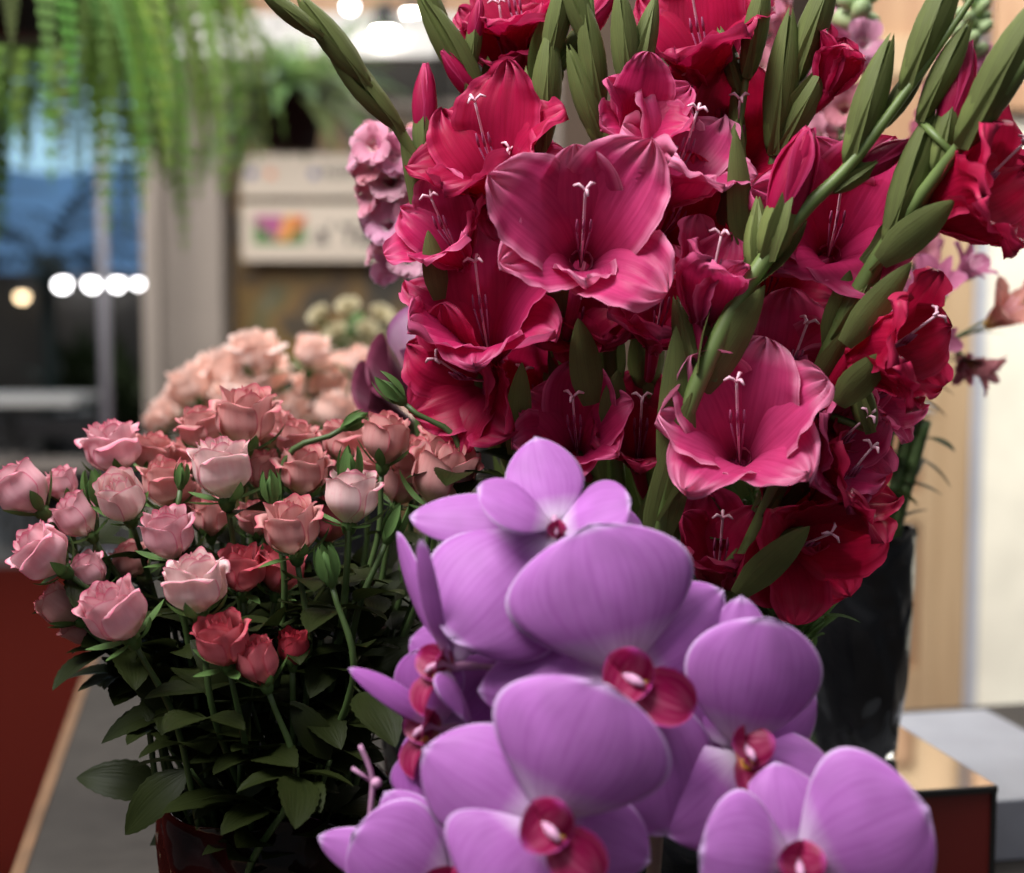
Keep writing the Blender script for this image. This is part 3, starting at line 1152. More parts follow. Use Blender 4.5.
def rose(px, py, d, size, kind, axis, tint, label, foot, group, r2, petal_mat_=None, leaves=4, name='spray_rose'):
    """size = bloom diameter in photo px"""
    pos = P(px, py, d)
    diam = size / F * d
    ref = {'tight': 0.032, 'half2': 0.036, 'half': 0.037, 'open': 0.042, 'open2': 0.044, 'green': 0.022}[kind]
    s = diam / ref
    axis = Vector(axis).normalized()
    base = pos - axis * 0.020 * s
    root = empty(name, foot, label, 'rose', group)
    mat4 = Matrix.Translation(base - Vector(foot)) @ align(axis, r2.uniform(0, 6.28)) @ Matrix.Scale(s, 4)
    if kind == 'green':
        inst('bud', GB, root, mat4)
    else:
        core_me, outs, cal_me = RV[kind]
        bl = inst('bloom', core_me, root, mat4, tint)
        for me in outs:
            inst('petal', me, bl, None, tint)
        inst('calyx', cal_me, bl)
    # stem
    st = base - axis * 0.008 * s
    ft = Vector(foot)
    mid1 = st - axis * 0.05 + Vector((0, 0, -0.01))
    mid2 = st.lerp(ft, 0.55) + rv(0.008, r2)
    pts = bez([st, mid1, mid2, ft], 6)
    m2 = MB()
    m2.tube(pts, [0.0019] * 3 + [0.0022] * (len(pts) - 3), 6)
    m2.build('stem', M['stem'], root)
    for k in range(leaves):
        t_ = r2.uniform(0.26, 0.56)
        i = int(t_ * (len(pts) - 1))
        a = r2.uniform(0, 2 * PI)
        dr = Vector((math.cos(a), math.sin(a), r2.uniform(-0.25, 0.7))).normalized()
        B = pts[i]
        m2 = MB()
        L = r2.uniform(0.035, 0.052)
        m2.tube([B, B + dr * 0.012], 0.0009, 4)
        tip = B + dr * (0.012 + L) + Vector((0, 0, -0.012))
        leaf_mesh(m2, B + dr * 0.012, tip, AZ + rv(0.4, r2), L * 0.58, arch=0.08, fold=0.2, serr=0.16, nu=18, nv=4)
        # side pair of leaflets
        if k % 2 == 0:
            sd = dr.cross(AZ).normalized()
            for s_ in (-1, 1):
                leaf_mesh(m2, B + dr * 0.010, B + dr * 0.02 + sd * s_ * L * 0.75 - AZ * 0.005, AZ + rv(0.3, r2), L * 0.42, serr=0.16, nu=14, nv=4)
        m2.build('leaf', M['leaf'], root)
    return root


PALE = (1.08, 1.30, 1.28)
PINK = (1.05, 0.98, 1.10)
SALM = (0.88, 0.72, 0.68)
DEEP = (0.80, 0.32, 0.38)
RED = (0.70, 0.14, 0.20)
roses = [
 # px, py, d, size, kind, tilt(x,y,z), tint, label
 (22, 488, .97, 52, 'half2', (-.6, .75, .2), PINK, 'pale pink half open rose, leftmost of the whole bunch'),
 (40, 553, .93, 60, 'open', (-.6, .55, .55), PINK, 'pink open rose at the left edge below the leftmost bloom'),
 (62, 484, .99, 32, 'half2', (-.2, .9, .3), PINK, 'small pink rose just right of the leftmost bloom'),
 (77, 515, .97, 44, 'half', (-.5, .8, .3), PINK, 'pink rose in front of and below two small left blooms'),
 (112, 446, 1.02, 62, 'open2', (-.2, .9, .3), PINK, 'frilly pink open rose topping the left side of the bunch'),
 (152, 452, 1.05, 44, 'open', (.2, .9, .2), SALM, 'pink open rose touching the frilly one at its right'),
 (122, 498, .95, 44, 'tight', (-.1, .6, .8), PALE, 'round creamy pink rosebud facing the viewer at left'),
 (168, 533, .93, 52, 'half', (-.1, .85, .5), PINK, 'pink rose with reddish lower petals left of the centre'),
 (166, 482, 1.0, 54, 'open', (0, .9, .3), SALM, 'broad salmon pink rose behind the creamy bud'),
 (222, 467, .95, 60, 'half', (-.1, .9, .3), PALE, 'pale pink upright rose below the salmon top rose'),
 (246, 416, 1.0, 66, 'open', (.05, .9, .3), SALM, 'salmon pink rose at the top of the bunch'),
 (202, 427, 1.04, 50, 'open2', (-.15, .9, .2), SALM, 'salmon rose just left of the top rose'),
 (195, 583, .88, 66, 'open', (-.1, .9, .35), PALE, 'whitish pink open rose with flared outer petals, front centre'),
 (114, 611, .88, 62, 'half', (-.35, .75, .6), PINK, 'large clear pink rose low at the left front'),
 (87, 572, .96, 38, 'half', (-.4, .8, .4), PINK, 'small pink rose half hidden above the large low left rose'),
 (60, 606, .95, 36, 'tight', (-.7, .6, .2), SALM, 'small drooping rosebud at the lower left edge'),
 (82, 626, .97, 34, 'tight', (-.6, .3, .4), SALM, 'small rosebud tucked behind the large low left rose'),
 (222, 640, .87, 54, 'half', (-.1, .75, .6), DEEP, 'dark rose pink bloom low in front'),
 (258, 662, .87, 40, 'tight', (-.25, .85, .4), DEEP, 'dark pink closed bud beside the low dark bloom'),
 (293, 647, .90, 30, 'tight', (.05, .9, .4), RED, 'small deep red bud, lowest on the right'),
 (292, 526, .90, 62, 'open', (-.1, .9, .35), SALM, 'salmon rose with flared petals in the middle of the bunch'),
 (242, 568, .95, 56, 'open2', (0, .8, .4), DEEP, 'dusky salmon rose right of the whitish one'),
 (282, 568, .96, 48, 'half', (.2, .8, .3), DEEP, 'reddish rose half hidden under the central salmon rose'),
 (352, 495, .92, 54, 'half', (.1, .95, .2), PALE, 'creamy pink rose with pointed petals right of centre'),
 (387, 438, .97, 48, 'half2', (.15, .95, .2), SALM, 'salmon half open rose on a tall stem at right'),
 (445, 474, .95, 66, 'half', (.25, .85, .4), SALM, 'salmon rose, rightmost beside the orchids'),
 (304, 470, 1.0, 54, 'open', (.05, .9, .3), SALM, 'dusky salmon rose behind the creamy right of centre one'),
 (298, 440, 1.04, 46, 'open2', (.1, .9, .2), SALM, 'salmon rose in the back row right of the top rose'),
 (345, 441, 1.04, 50, 'open', (0, .9, .2), SALM, 'salmon rose just left of the tall half open right one'),
 (272, 428, 1.05, 40, 'half', (0, .9, .2), SALM, 'small salmon rose touching the top rose at its right'),
 (415, 458, 1.0, 46, 'open', (.1, .9, .2), SALM, 'salmon rose wedged between the tall right rose and the rightmost one'),
 (402, 482, 1.0, 44, 'half', (.2, .8, .3), SALM, 'small salmon rose low down beside the leftmost orchid petals'),
 (436, 440, 1.02, 40, 'open', (.3, .9, .2), SALM, 'salmon rose peeking above the rightmost one'),
 (210, 516, 1.0, 38, 'half2', (0, .9, .4), SALM, 'small salmon rose right of the one with reddish lower petals'),
 (330, 520, 1.02, 42, 'half', (.1, .9, .3), DEEP, 'dusky rose behind the creamy rose with pointed petals'),
 (262, 470, 1.02, 34, 'tight', (0, .9, .3), SALM, None),
 (183, 500, 1.03, 40, 'half', (-.2, .9, .3), SALM, None),
 (256, 518, 1.0, 40, 'open', (0, .8, .5), SALM, None),
 (370, 465, 1.02, 42, 'open', (.1, .9, .3), SALM, None),
 (130, 560, 1.0, 36, 'half', (-.3, .8, .4), SALM, 'small rose in the gap left of the whitish front centre one'),
 (322, 460, 1.06, 44, 'open2', (0, 1, .2), SALM, None),
 (250, 450, 1.06, 46, 'open', (0, 1, .2), SALM, None),
 (190, 455, 1.08, 46, 'open', (-.1, 1, .2), SALM, None),
 (325, 556, .88, 26, 'green', (-.2, .9, .2), None, 'green bud showing cream petals below the centre'),
 (398, 515, .92, 25, 'green', (.4, .9, .1), None, 'green bud leaning right beside the orchid petal'),
 (270, 480, .92, 22, 'green', (-.1, .9, .2), None, 'small green bud between the two middle salmon roses'),
 (350, 458, .92, 27, 'green', (.05, 1, .1), None, 'green pointed bud above the creamy right of centre rose'),
 (384, 383, .95, 24, 'green', (-.7, .7, .1), None, 'green bud on a thin stem, highest at right'),
 (92, 480, .97, 24, 'green', (-.1, 1, .2), None, 'green bud between the left pink roses'),
 (360, 418, .98, 18, 'green', (.5, .3, .2), None, 'tiny green bud below the highest one'),
 (182, 470, .94, 16, 'green', (.1, 1, .1), None, 'tiny green bud left of the pale upright rose'),
]
r2 = random.Random(21)
for i, (px, py, d, size, kind, ax_, tint, label) in enumerate(roses):
    a, rr = r2.uniform(0, 2 * PI), r2.uniform(0, 0.045)
    foot = (RC.x + rr * math.cos(a), RC.y + rr * math.sin(a), TZ + 0.05)
    g = 'spray roses in the left vase'
    ax_ = (ax_[0], ax_[1], ax_[2] * 0.6)
    if label is None:
        label = 'salmon spray rose mostly hidden behind the front blooms'
        g = 'half hidden salmon roses in the left vase'
    rose(px, py, d, size, kind, V(*ax_), tint, label, foot, g, r2, leaves=4)

# loose leaves low at the vase mouth (leafy shoots without bloom)
shoots = [((168, 790), (76, 778), 1.0), ((190, 770), (125, 835), 0.93), ((215, 700), (140, 700), 0.98), ((240, 760), (305, 790), 0.9), ((330, 700), (420, 640), 0.95),
          ((300, 740), (385, 760), 0.93), ((200, 720), (120, 660), 0.96), ((250, 700), (190, 640), 0.92), ((330, 760), (290, 700), 0.9), ((280, 760), (240, 800), 0.9), ((360, 640), (400, 580), 0.97),
          ((170, 640), (140, 610), 0.99), ((320, 640), (340, 580), 0.95), ((370, 620), (400, 570), 1.02), ((300, 620), (310, 560), 1.03), ((240, 640), (230, 590), 1.03), ((200, 650), (180, 600), 1.04), ((350, 580), (385, 540), 1.05), ((390, 620), (420, 590), 1.05)]
foliage = None
for k, (b0, t0, d) in enumerate(shoots):
    ft = Vector((RC.x + 0.03 * math.cos(k), RC.y + 0.03 * math.sin(k), TZ + 0.05))
    root = empty('leafy_shoot', ft, ['dark leaf poking out left over the table', 'large dark drooping leaf over the left vase rim'][k] if k < 2 else 'dark green leafy rose shoot inside the left bunch', 'foliage',
                 None if k < 2 else 'leafy shoots among the rose stems')
    B, T = P(*b0, d), P(*t0, d)
    m2 = MB()
    m2.tube(bez([ft, (ft + B) / 2 + AZ * 0.02, B], 5), 0.0016, 6)
    m2.build('stem', M['stem'], root)
    m2 = MB()
    leaf_mesh(m2, B, T, V(0, .6, .8), (T - B).length * 0.48, arch=0.1, fold=0.15, serr=0.12, nu=18, nv=6)
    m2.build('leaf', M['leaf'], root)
    if k >= 2:
        ln = (T - B).length
        for j in range(9):
            Bj = ft.lerp(B, r2.uniform(0.35, 1.0)) + rv(0.01, r2)
            dj = Vector((r2.uniform(-1, 1), r2.uniform(-1, .6), r2.uniform(-.3, .8))).normalized()
            m2 = MB()
            m2.tube([ft.lerp(B, 0.5), Bj], 0.0008, 4)
            leaf_mesh(m2, Bj, Bj + dj * r2.uniform(0.04, 0.06), AZ + rv(.5, r2), 0.026, arch=0.08, fold=0.2, serr=0.14, nu=14, nv=4)
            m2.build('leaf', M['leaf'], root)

# peach roses in the rear bunch
for k_, v_ in list(RV.items()):
    def recol(me):
        c = me.copy()
        c.materials.clear()
        c.materials.append(M['peach'])
        return c
    RV['p' + k_] = (recol(v_[0]), [recol(x) for x in v_[1]], v_[2])
peach = [(190, 385, 50), (222, 372, 54), (255, 352, 60), (210, 410, 46), (172, 412, 44), (250, 385, 56), (268, 372, 50), (235, 400, 50), (290, 408, 46),
         (262, 412, 46), (312, 352, 40), (325, 375, 52), (345, 372, 46), (360, 362, 34), (312, 388, 46), (352, 398, 44), (335, 410, 46), (372, 408, 38), (158, 420, 34), (300, 425, 44), (395, 420, 40)]
for i, (px, py, size) in enumerate(peach):
    d = 1.62 + 0.04 * math.sin(i * 2.3)
    a, rr = r2.uniform(0, 2 * PI), r2.uniform(0, 0.04)
    foot = (QC.x + rr * math.cos(a), QC.y + rr * math.sin(a), TZ + 0.05)
    kd = ['open', 'half', 'open2'][i % 3]
    ax_ = V((px - 270) / 220, 0.9, 0.25)
    # reuse the peach variants
    sv = RV[kd]
    RV[kd] = RV['p' + kd]
    size *= 0.9
    lab = {2: 'tallest peach rose of the blurred rear bunch', 10: 'upright peach rose at the top right of the rear bunch', 13: 'small peach rose reaching right in the rear bunch',
           18: 'peach rose at the far left end of the rear bunch', 0: 'peach rose at upper left of the rear bunch, beside the column', 1: 'peach rose left of the tallest one in the rear bunch',
           11: 'large peach rose under the upright one in the rear bunch', 12: 'peach rose right of the large one in the rear bunch', 8: 'peach rose in the dip between both humps of the rear bunch',
           20: 'peach rose at the far right end of the rear bunch, beside the calla lilies', 4: 'lower left peach rose of the rear bunch, above the salmon blooms'}.get(i, 'blurred peach rose in the crowded rear bunch')
    rose(px, py, d, size, kd, ax_, (1.15, 1.32, 1.42), lab, foot, 'peach roses in the rear bunch', r2, leaves=3, name='peach_rose')
    RV[kd] = sv

# ------------------------------------------------------------------ gladioli
def glad_flower(root, S, T, N, size, tint, r2, shape=None, a1=(62, 88), narrow=False, pist=True, stripes=False):
    """S on the stem, T the throat, N where it faces"""
    N = Vector(N).normalized()
    L = 0.060 * size
    base = T - N * 0.030 * size
    m_ = MB()
    pts = bez([S, (S + base) / 2 - AZ * 0.004, base, T - N * 0.022 * size], 4)
    k = len(pts)
    m_.tube(pts, [0.0032 + 0.0038 * size * (i / (k - 1)) ** 1.6 for i in range(k)], 10, cap=False)
    fl = m_.build('gladiolus_flower', M['glad'], root)
    fl.color = (*tint, 1)
    u0 = (UP - N * UP.dot(N))
    u0 = u0.normalized() if u0.length > 0.1 else N.orthogonal().normalized()
    s0 = N.cross(u0)
    roll = r2.uniform(-0.25, 0.25)
    for i in range(6):
        inner = i % 2
        a = roll + PI / 3 * i
        rad = u0 * math.cos(a) + s0 * math.sin(a)
        oa0 = R(16 if inner else 20)
        oa1 = R(r2.uniform(*a1) + r2.uniform(-16, 14)) * (0.85 if (i == 0) else 1.05)
        if i == 3:
            oa1 *= 1.15
        if i in (0, ):
            Wd = 0.056
        else:
            Wd = 0.048 if inner else 0.052
        ln = L * (1.04 if i == 0 else r2.uniform(0.80, 1.0) * (0.86 if i in (2, 3, 4) else 1)) * (0.95 if inner else 1.0)
        if shape:
            a = R(shape[i][0])
            rad = u0 * math.cos(a) + s0 * math.sin(a)
            oa1 = R(shape[i][1])
            ln = L * shape[i][2]
            Wd = shape[i][3]
        B = base + rad * 0.004 * size + N * (0.001 if inner else 0)
        m_ = MB()
        side = N.cross(rad) * -1
        petal(m_, arc_path(B, N, rad, ln + 0.014 * size, oa0, oa1, 1.5), side, Wd * size * (0.75 if narrow else 1.0), TEPAL,
              cup=0.28 if not narrow else 0.5, ruf=r2.uniform(0.06, 0.125), fq=r2.uniform(2.5, 3.8), ph=r2.uniform(0, 6.28), nu=26, nv=16)
        po = m_.build('petal', M['glad'], fl)
        f_ = r2.uniform(0.85, 1.12)
        po.color = (*[c * f_ for c in tint], 1)
    if pist:
        m_ = MB()
        d_ = (N * 0.75 + UP * 0.45).normalized()
        p0, p1 = base, T + d_ * 0.034 * size
        m_.tube(bez([p0, T + UP * 0.004, p1], 5), 0.0008, 6)
        for i in range(3):
            a = 2 * PI * i / 3 + roll * 4
            q_ = d_.orthogonal().normalized()
            q_ = Quaternion(d_, a) @ q_
            m_.tube([p1, p1 + (q_ * 0.6 + d_ * 0.8).normalized() * 0.0025, p1 + (q_ * .8 + d_ * 0.7).normalized() * 0.0055, p1 + (q_ + d_ * 0.25).normalized() * 0.0075], [0.0006, 0.0008, 0.0011, 0.0006], 6)
        m_.build('pistil', M['pistil'], fl)
        m_ = MB()
        for i in (-1, 0, 1):
            q0 = T + d_ * 0.008 * size + s0 * i * 0.004
            m_.tube([base, q0], 0.0006, 5)
            m_.tube([q0, q0 + d_ * 0.004, q0 + d_ * 0.009], [0.0006, 0.0010, 0.0005], 6)
        m_.build('stamens', M['stamen'], fl)
    return fl


def bract(root, S, D, L, W, n, mat='bract', name='bract'):
    m_ = MB()
    D = Vector(D).normalized()
    n = (n - D * n.dot(D)).normalized()
    petal(m_, bt_path(S, S + D * L, n, 0.05), D.cross(n), W, width_fn(0.34, 0.5, 0.9, 0.7), cup=-0.75, nu=10, nv=8)
    return m_.build(name, M[mat], root)


def closed_bud(root, S, D, L, r0, show=0.0, tint=(1, 1, 1), r2=rnd, pmat='glad'):
    """green spindle with an optional petal tip"""
    D = Vector(D).normalized()
    q = D.orthogonal().normalized()
    pts = [S + D * L * t for t in (0, .08, .2, .35, .5, .65, .8, .92, 1)]
    rs = [r0 * 0.82 * k for k in (.45, .75, .95, 1.0, .95, .8, .55, .28, .05)]
    m_ = MB()
    m_.tube(pts, rs, 12)
    b_ = m_.build('bud', M['budleaf'], root)
    m_ = MB()
    view = (EYE - S).normalized()
    sd = D.cross(view).normalized()
    for sgn in (-1, 1):
        n_ = (sd * sgn + view * 0.35).normalized()
        petal(m_, bt_path(S - D * 0.002 + n_ * r0 * 0.25, S + D * L * 1.06 + n_ * 0.001, n_, 0.10), D.cross(n_), r0 * 2.3, width_fn(0.34, 0.5, 0.9, 0.6), cup=-0.6, nu=9, nv=6)
    m_.build('bract', M['bract'], b_)
    if show > 0:
        m_ = MB()
        B = S + D * L * 0.35
        tp = B + D * L * (0.60 + show * 0.8)
        Ln = (tp - B).length
        pts = [B + D * Ln * t for t in (0, .2, .4, .6, .75, .88, .96, 1)]
        rs = [r0 * min(1, .5 + show) * k for k in (.5, .8, .9, .85, .75, .55, .3, .08)]
        m_.tube(pts, rs, 12)
        for k in range(4):
            a = 2 * PI * k / 4
            rd = Quaternion(D, a) @ q
            petal(m_, bt_path(B + rd * r0 * .6, tp + rd * r0 * 0.2, rd, 0.10), D.cross(rd), r0 * 2.0 * min(1, .5 + show), TEPAL, cup=-0.5, ruf=0.05, fq=3, ph=k, nu=9, nv=6)
        o = m_.build('petal_tip', M[pmat], b_)
        o.color = (*tint, 1)
    return b_


def spike(pts3, label, flowers, buds, leaves=(), seed=0, rad=0.0046):
    r2 = random.Random(seed)
    pts = bez([P(*p) for p in pts3], 8)
    foot = Vector((GC.x + r2.uniform(-.03, .03), GC.y + r2.uniform(-.03, .03), TZ + 0.03))
    low = pts[0]
    root = empty('gladiolus_spike', foot, label, 'gladiolus', 'pink gladiolus spikes')
    allp = [foot, foot.lerp(low, 0.5)] + pts
    n = len(allp)
    m_ = MB()
    m_.tube(allp, [rad * (1.0 if i < n * 0.5 else 1.0 - 0.72 * (i - n * .5) / (n * .5)) for i in range(n)], 8)
    m_.build('stem', M['gstem'], root)
    def nearest(T, back=0.035):
        i = min(range(2, n), key=lambda i: (allp[i] - T).length)
        acc = 0
        j = i
        while j > 2 and acc < back:
            acc += (allp[j] - allp[j - 1]).length
            j -= 1
        return j
    for f in flowers:
        px, py, d, N, size = f[:5]
        tint = f[5] if len(f) > 5 else (1, 1, 1)
        kw = f[6] if len(f) > 6 else {}
        T = P(px, py, d)
        Nv = V(*N)
        j = nearest(T, 0.045 * size)
        S = allp[j]
        glad_flower(root, S, T, Nv, size, tint, r2, **kw)
        tdir = (allp[min(j + 1, n - 1)] - allp[j - 1]).normalized()
        out = ((T - Nv * 0.03) - S)
        out = out.normalized() if out.length > 1e-4 else Nv
        b_ = bract(root, S - tdir * 0.012 + out * 0.001, tdir * 0.9 + out * 0.40, 0.056 + 0.012 * r2.random(), 0.025, (out + Nv * .3).normalized())
    for b in buds:
        x0, y0, d0, x1, y1, d1, r0 = b[:7]
        show = b[7] if len(b) > 7 else 0
        S, T = P(x0, y0, d0), P(x1, y1, d1)
        j = min(range(n), key=lambda i: (allp[i] - S).length)
        S2 = allp[j]
        if (S2 - S).length < 0.03:
            S = S2.lerp(S, 0.3)
        else:
            m_ = MB()
            m_.tube([S2, S], 0.0025, 6)
            m_.build('pedicel', M['gstem'], root)
        closed_bud(root, S, T - S, (T - S).length, r0, show, (1, 1, 1), r2)
    for (x0, y0, d0, x1, y1, d1, W_) in leaves:
        B, T = P(x0, y0, d0), P(x1, y1, d1)
        m_ = MB()
        petal(m_, bt_path(B, T, V(0.3, .2, 1), 0.04), (T - B).cross(V(.3, 0, 1)), W_, width_fn(0.35, 0.5, 0.85, 0.5), cup=-0.25, nu=12, nv=6)
        m_.build('leaf', M['bract'], root)
    return root


LT = (1.25, 5.0, 2.3)      # pinker, lighter flowers
MD = (1.14, 2.5, 1.6)
DK = (0.88, 0.75, 0.72)
CR = (1.0, 0.6, 0.6)

spike([(640, 720, 1.02), (570, 590, 1.0), (500, 440, .985), (452, 300, .965), (424, 180, .95), (375, 95, .93), (320, 35, .915), (268, -15, .90)],
      'gladiolus spike arching furthest left with bare green bud tip',
      [(446, 238, .93, (-.45, .6, .65), .80, MD), (482, 322, .93, (-.15, .75, .7), 1.15, MD), (470, 385, .95, (-.6, -.1, .7), 1.0, DK), (530, 400, .99, (-.2, .2, .9), .8, DK)],
      [(424, 178, .95, 425, 85, .95, .0075, .35), (405, 125, .94, 330, 50, .925, .0072, .0), (385, 110, .94, 345, 52, .93, .0045, .35), (372, 90, .93, 300, -2, .915, .0078), (322, 38, .915, 262, -8, .90, .0068), (290, 5, .91, 230, -50, .89, .005)],
      [(452, 300, .96, 400, 130, .94, .02), (515, 455, .95, 522, 362, .935, .018), (440, 300, .935, 428, 230, .93, .016)], 1)
spike([(645, 720, 1.03), (600, 560, 1.01), (555, 400, .99), (520, 240, .975), (487, 110, .96), (450, 40, .95), (410, -30, .94)],
      'gladiolus spike second from left, frilled flowers below its green tip',
      [(488, 160, .93, (-.3, .65, .7), 1.1, DK), (510, 190, .96, (0, .3, .9), .9, MD), (505, 50, .98, (-.2, .8, .6), .85, DK)],
      [(490, 110, .96, 420, -5, .94, .0078), (470, 75, .955, 478, 10, .95, .0055, .3), (497, 125, .955, 450, 62, .945, .0065, .3), (450, 40, .95, 415, -30, .94, .006)], [], 2)
spike([(650, 720, 1.02), (610, 560, .99), (575, 400, .965), (550, 250, .95), (541, 120, .94), (555, -20, .93)],
      'gladiolus spike bearing the large light pink open bloom',
      [(583, 244, .885, (0, .30, 1), 1.15, LT, {'shape': [(6, 62, .92, .046), (62, 86, 1.08, .054), (-38, 74, 1.12, .056), (112, 92, .82, .044), (-128, 98, .88, .052), (182, 50, .55, .034)]}), (575, 325, .95, (.1, .4, .9), .7, DK), (575, 435, .94, (-.1, .5, .85), .85, MD), (518, 22, .975, (-.3, .85, .5), .85, DK)],
      [(541, 145, .94, 551, 30, .93, .0105), (530, 150, .95, 528, 70, .945, .008), (551, 70, .935, 570, -30, .925, .008), (585, 75, .95, 600, 8, .95, .0075, .5)], [(592, 405, .93, 578, 318, .915, .022), (610, 430, .94, 618, 370, .93, .018)], 3)
spike([(655, 720, 1.03), (628, 560, 1.0), (612, 400, .97), (606, 250, .95), (600, 130, .935), (590, -20, .92)],
      'green budded gladiolus spike left of the very centre',
      [(640, 118, .91, (.3, .5, .8), .72, MD, {'pist': False}), (613, 300, .96, (-.1, .2, .9), .9, DK)],
      [(606, 150, .935, 570, 50, .925, .0085), (602, 110, .935, 585, 5, .92, .0088), (600, 60, .93, 560, -40, .92, .007)], [], 4)
spike([(660, 720, 1.03), (650, 560, 1.0), (648, 400, .97), (642, 250, .945), (632, 120, .925), (625, -20, .91)],
      'gladiolus spike up the centre with pale throated pink blooms',
      [(682, 165, .905, (.35, .75, .6), .98, LT), (660, 320, .925, (.1, .65, .75), .85, MD), (640, 440, .955, (0, .7, .7), .85, DK), (672, 230, .935, (.3, .2, .9), .9, CR)],
      [(630, 100, .925, 620, -10, .91, .0095), (640, 90, .93, 655, 0, .92, .010)], [], 5)
spike([(665, 720, 1.03), (672, 560, .99), (690, 400, .96), (712, 260, .95), (738, 130, .945), (760, -20, .94)],
      'gladiolus spike right of centre half hidden by bracts',
      [(700, 45, .95, (-.3, .7, .6), 1.05, DK), (735, 150, .955, (0, .5, .8), 1.0, CR), (690, 115, .97, (0, .6, .8), .7, DK)],
      [(738, 250, .93, 738, 125, .93, .0075), (748, 80, .94, 765, -20, .93, .009), (735, 90, .96, 720, 30, .955, .007)], [(742, 255, .90, 735, 128, .895, .017)], 6)
spike([(652, 650, .95), (655, 560, .91), (668, 470, .890), (697, 385, .880), (745, 290, .875), (800, 215, .87), (850, 165, .865), (915, 80, .855), (985, -20, .845)],
      'long arching gladiolus spike crossing the front with thick green stem',
      [(712, 285, .885, (.25, .95, .3), .85, MD, {'a1': (30, 45)}), (738, 435, .885, (-.15, .55, .8), 1.10, LT, {'shape': [(-20, 58, 1.0, .056), (40, 52, .95, .052), (-75, 66, 1.05, .056), (95, 70, .85, .050), (-135, 85, .95, .054), (150, 100, .9, .050)]}), (835, 235, .915, (-.05, .35, .9), 1.12, MD, {'shape': [(20, 60, 1.0, .054), (75, 80, 1.0, .056), (-35, 70, 1.08, .056), (120, 96, .9, .05), (-95, 84, 1.0, .054), (-160, 92, .85, .05)]})],
      [(695, 385, .905, 676, 300, .90, .0095), (755, 275, .895, 758, 200, .89, .0105), (770, 262, .88, 797, 165, .87, .013, .55), (835, 200, .88, 895, 150, .875, .008, .35),
       (845, 165, .88, 890, 40, .86, .0100), (900, 90, .87, 960, -40, .85, .010), (880, 130, .88, 925, 60, .87, .007)],
      [(652, 560, .905, 692, 392, .875, .026), (672, 500, .89, 676, 325, .875, .023), (700, 395, .885, 765, 285, .868, .022)], 7, 0.0056)
spike([(672, 720, 1.03), (700, 560, 1.0), (735, 400, .97), (758, 260, .955), (782, 120, .945), (830, -20, .93)],
      'gladiolus spike with tall green buds right of centre',
      [(790, 375, .925, (.35, .75, .6), 1.0, MD), (770, 290, .97, (0, .3, .9), .9, DK), (835, 400, .95, (.5, .3, .8), .95, MD), (835, 70, .93, (.3, .9, .2), .6, DK, {'a1': (20, 30), 'pist': False})],
      [(770, 150, .945, 790, 15, .93, .011), (785, 150, .94, 830, 60, .93, .009), (790, 80, .94, 835, -30, .925, .011)], [], 8)
spike([(680, 700, .98), (725, 600, .95), (785, 470, .93), (830, 350, .905), (880, 255, .88), (945, 165, .85), (1010, 85, .82), (1070, 0, .80)],
      'gladiolus spike leaning furthest right, nearest to the viewer',
      [(893, 352, .88, (.75, .15, .6), .95, CR), (975, 195, .86, (.75, .3, .55), 1.1, CR), (835, 450, .92, (.6, .2, .75), .95, MD), (800, 550, .935, (.35, -.25, .9), 1.05, CR)],
      [(835, 345, .90, 880, 262, .885, .0085), (915, 225, .87, 945, 145, .865, .0085), (885, 250, .87, 935, 110, .86, .0090), (935, 165, .865, 960, 75, .86, .0085, .5), (960, 150, .84, 1050, -10, .81, .013), (920, 120, .86, 968, 25, .85, .0075), (870, 430, .91, 850, 360, .90, .0095)],
      [(830, 350, .905, 850, 270, .89, .02), (838, 405, .885, 888, 352, .868, .022), (845, 345, .87, 912, 262, .86, .020), (880, 262, .86, 955, 200, .845, .022)], 9, 0.006)
spike([(675, 700, 1.0), (715, 600, .97), (765, 520, .955), (820, 440, .95), (870, 370, .945), (920, 300, .94)],
      'low gladiolus spike with dark throated blooms above the black vase',
      [(845, 485, .925, (.65, .5, .6), .85, CR), (720, 560, .945, (0, .8, .6), .85, DK, {'a1': (40, 60)}), (800, 500, .96, (.2, .3, .9), .9, CR), (880, 400, .95, (.6, .3, .7), .7, MD)],
      [(715, 590, .94, 800, 530, .92, .0095)], [(640, 560, .97, 700, 430, .95, .03), (738, 596, .90, 810, 526, .872, .022)], 10)

# foliage behind the gladioli: sword leaves
gl = empty('sword_leaf_bundle', (GC.x, GC.y, TZ + 0.03), 'long green sword leaves low between the gladiolus stems', 'foliage')
r2 = random.Random(33)
for k in range(16):
    B = GC + Vector((r2.uniform(-.03, .03), r2.uniform(-.03, .03), -0.16))
    T = P(r2.uniform(490, 860), r2.uniform(330, 560), r2.uniform(.99, 1.06))
    m_ = MB()
    leaf_mesh(m_, B, T, V(r2.uniform(-.5, .5), .1, 1), 0.03, arch=0.03, fold=0.2, shape=width_fn(0.5, 0.4, 0.9, 0.4), nu=12, nv=4)
    m_.build('leaf', M['bract'], gl).color = (.6, .7, .6, 1)

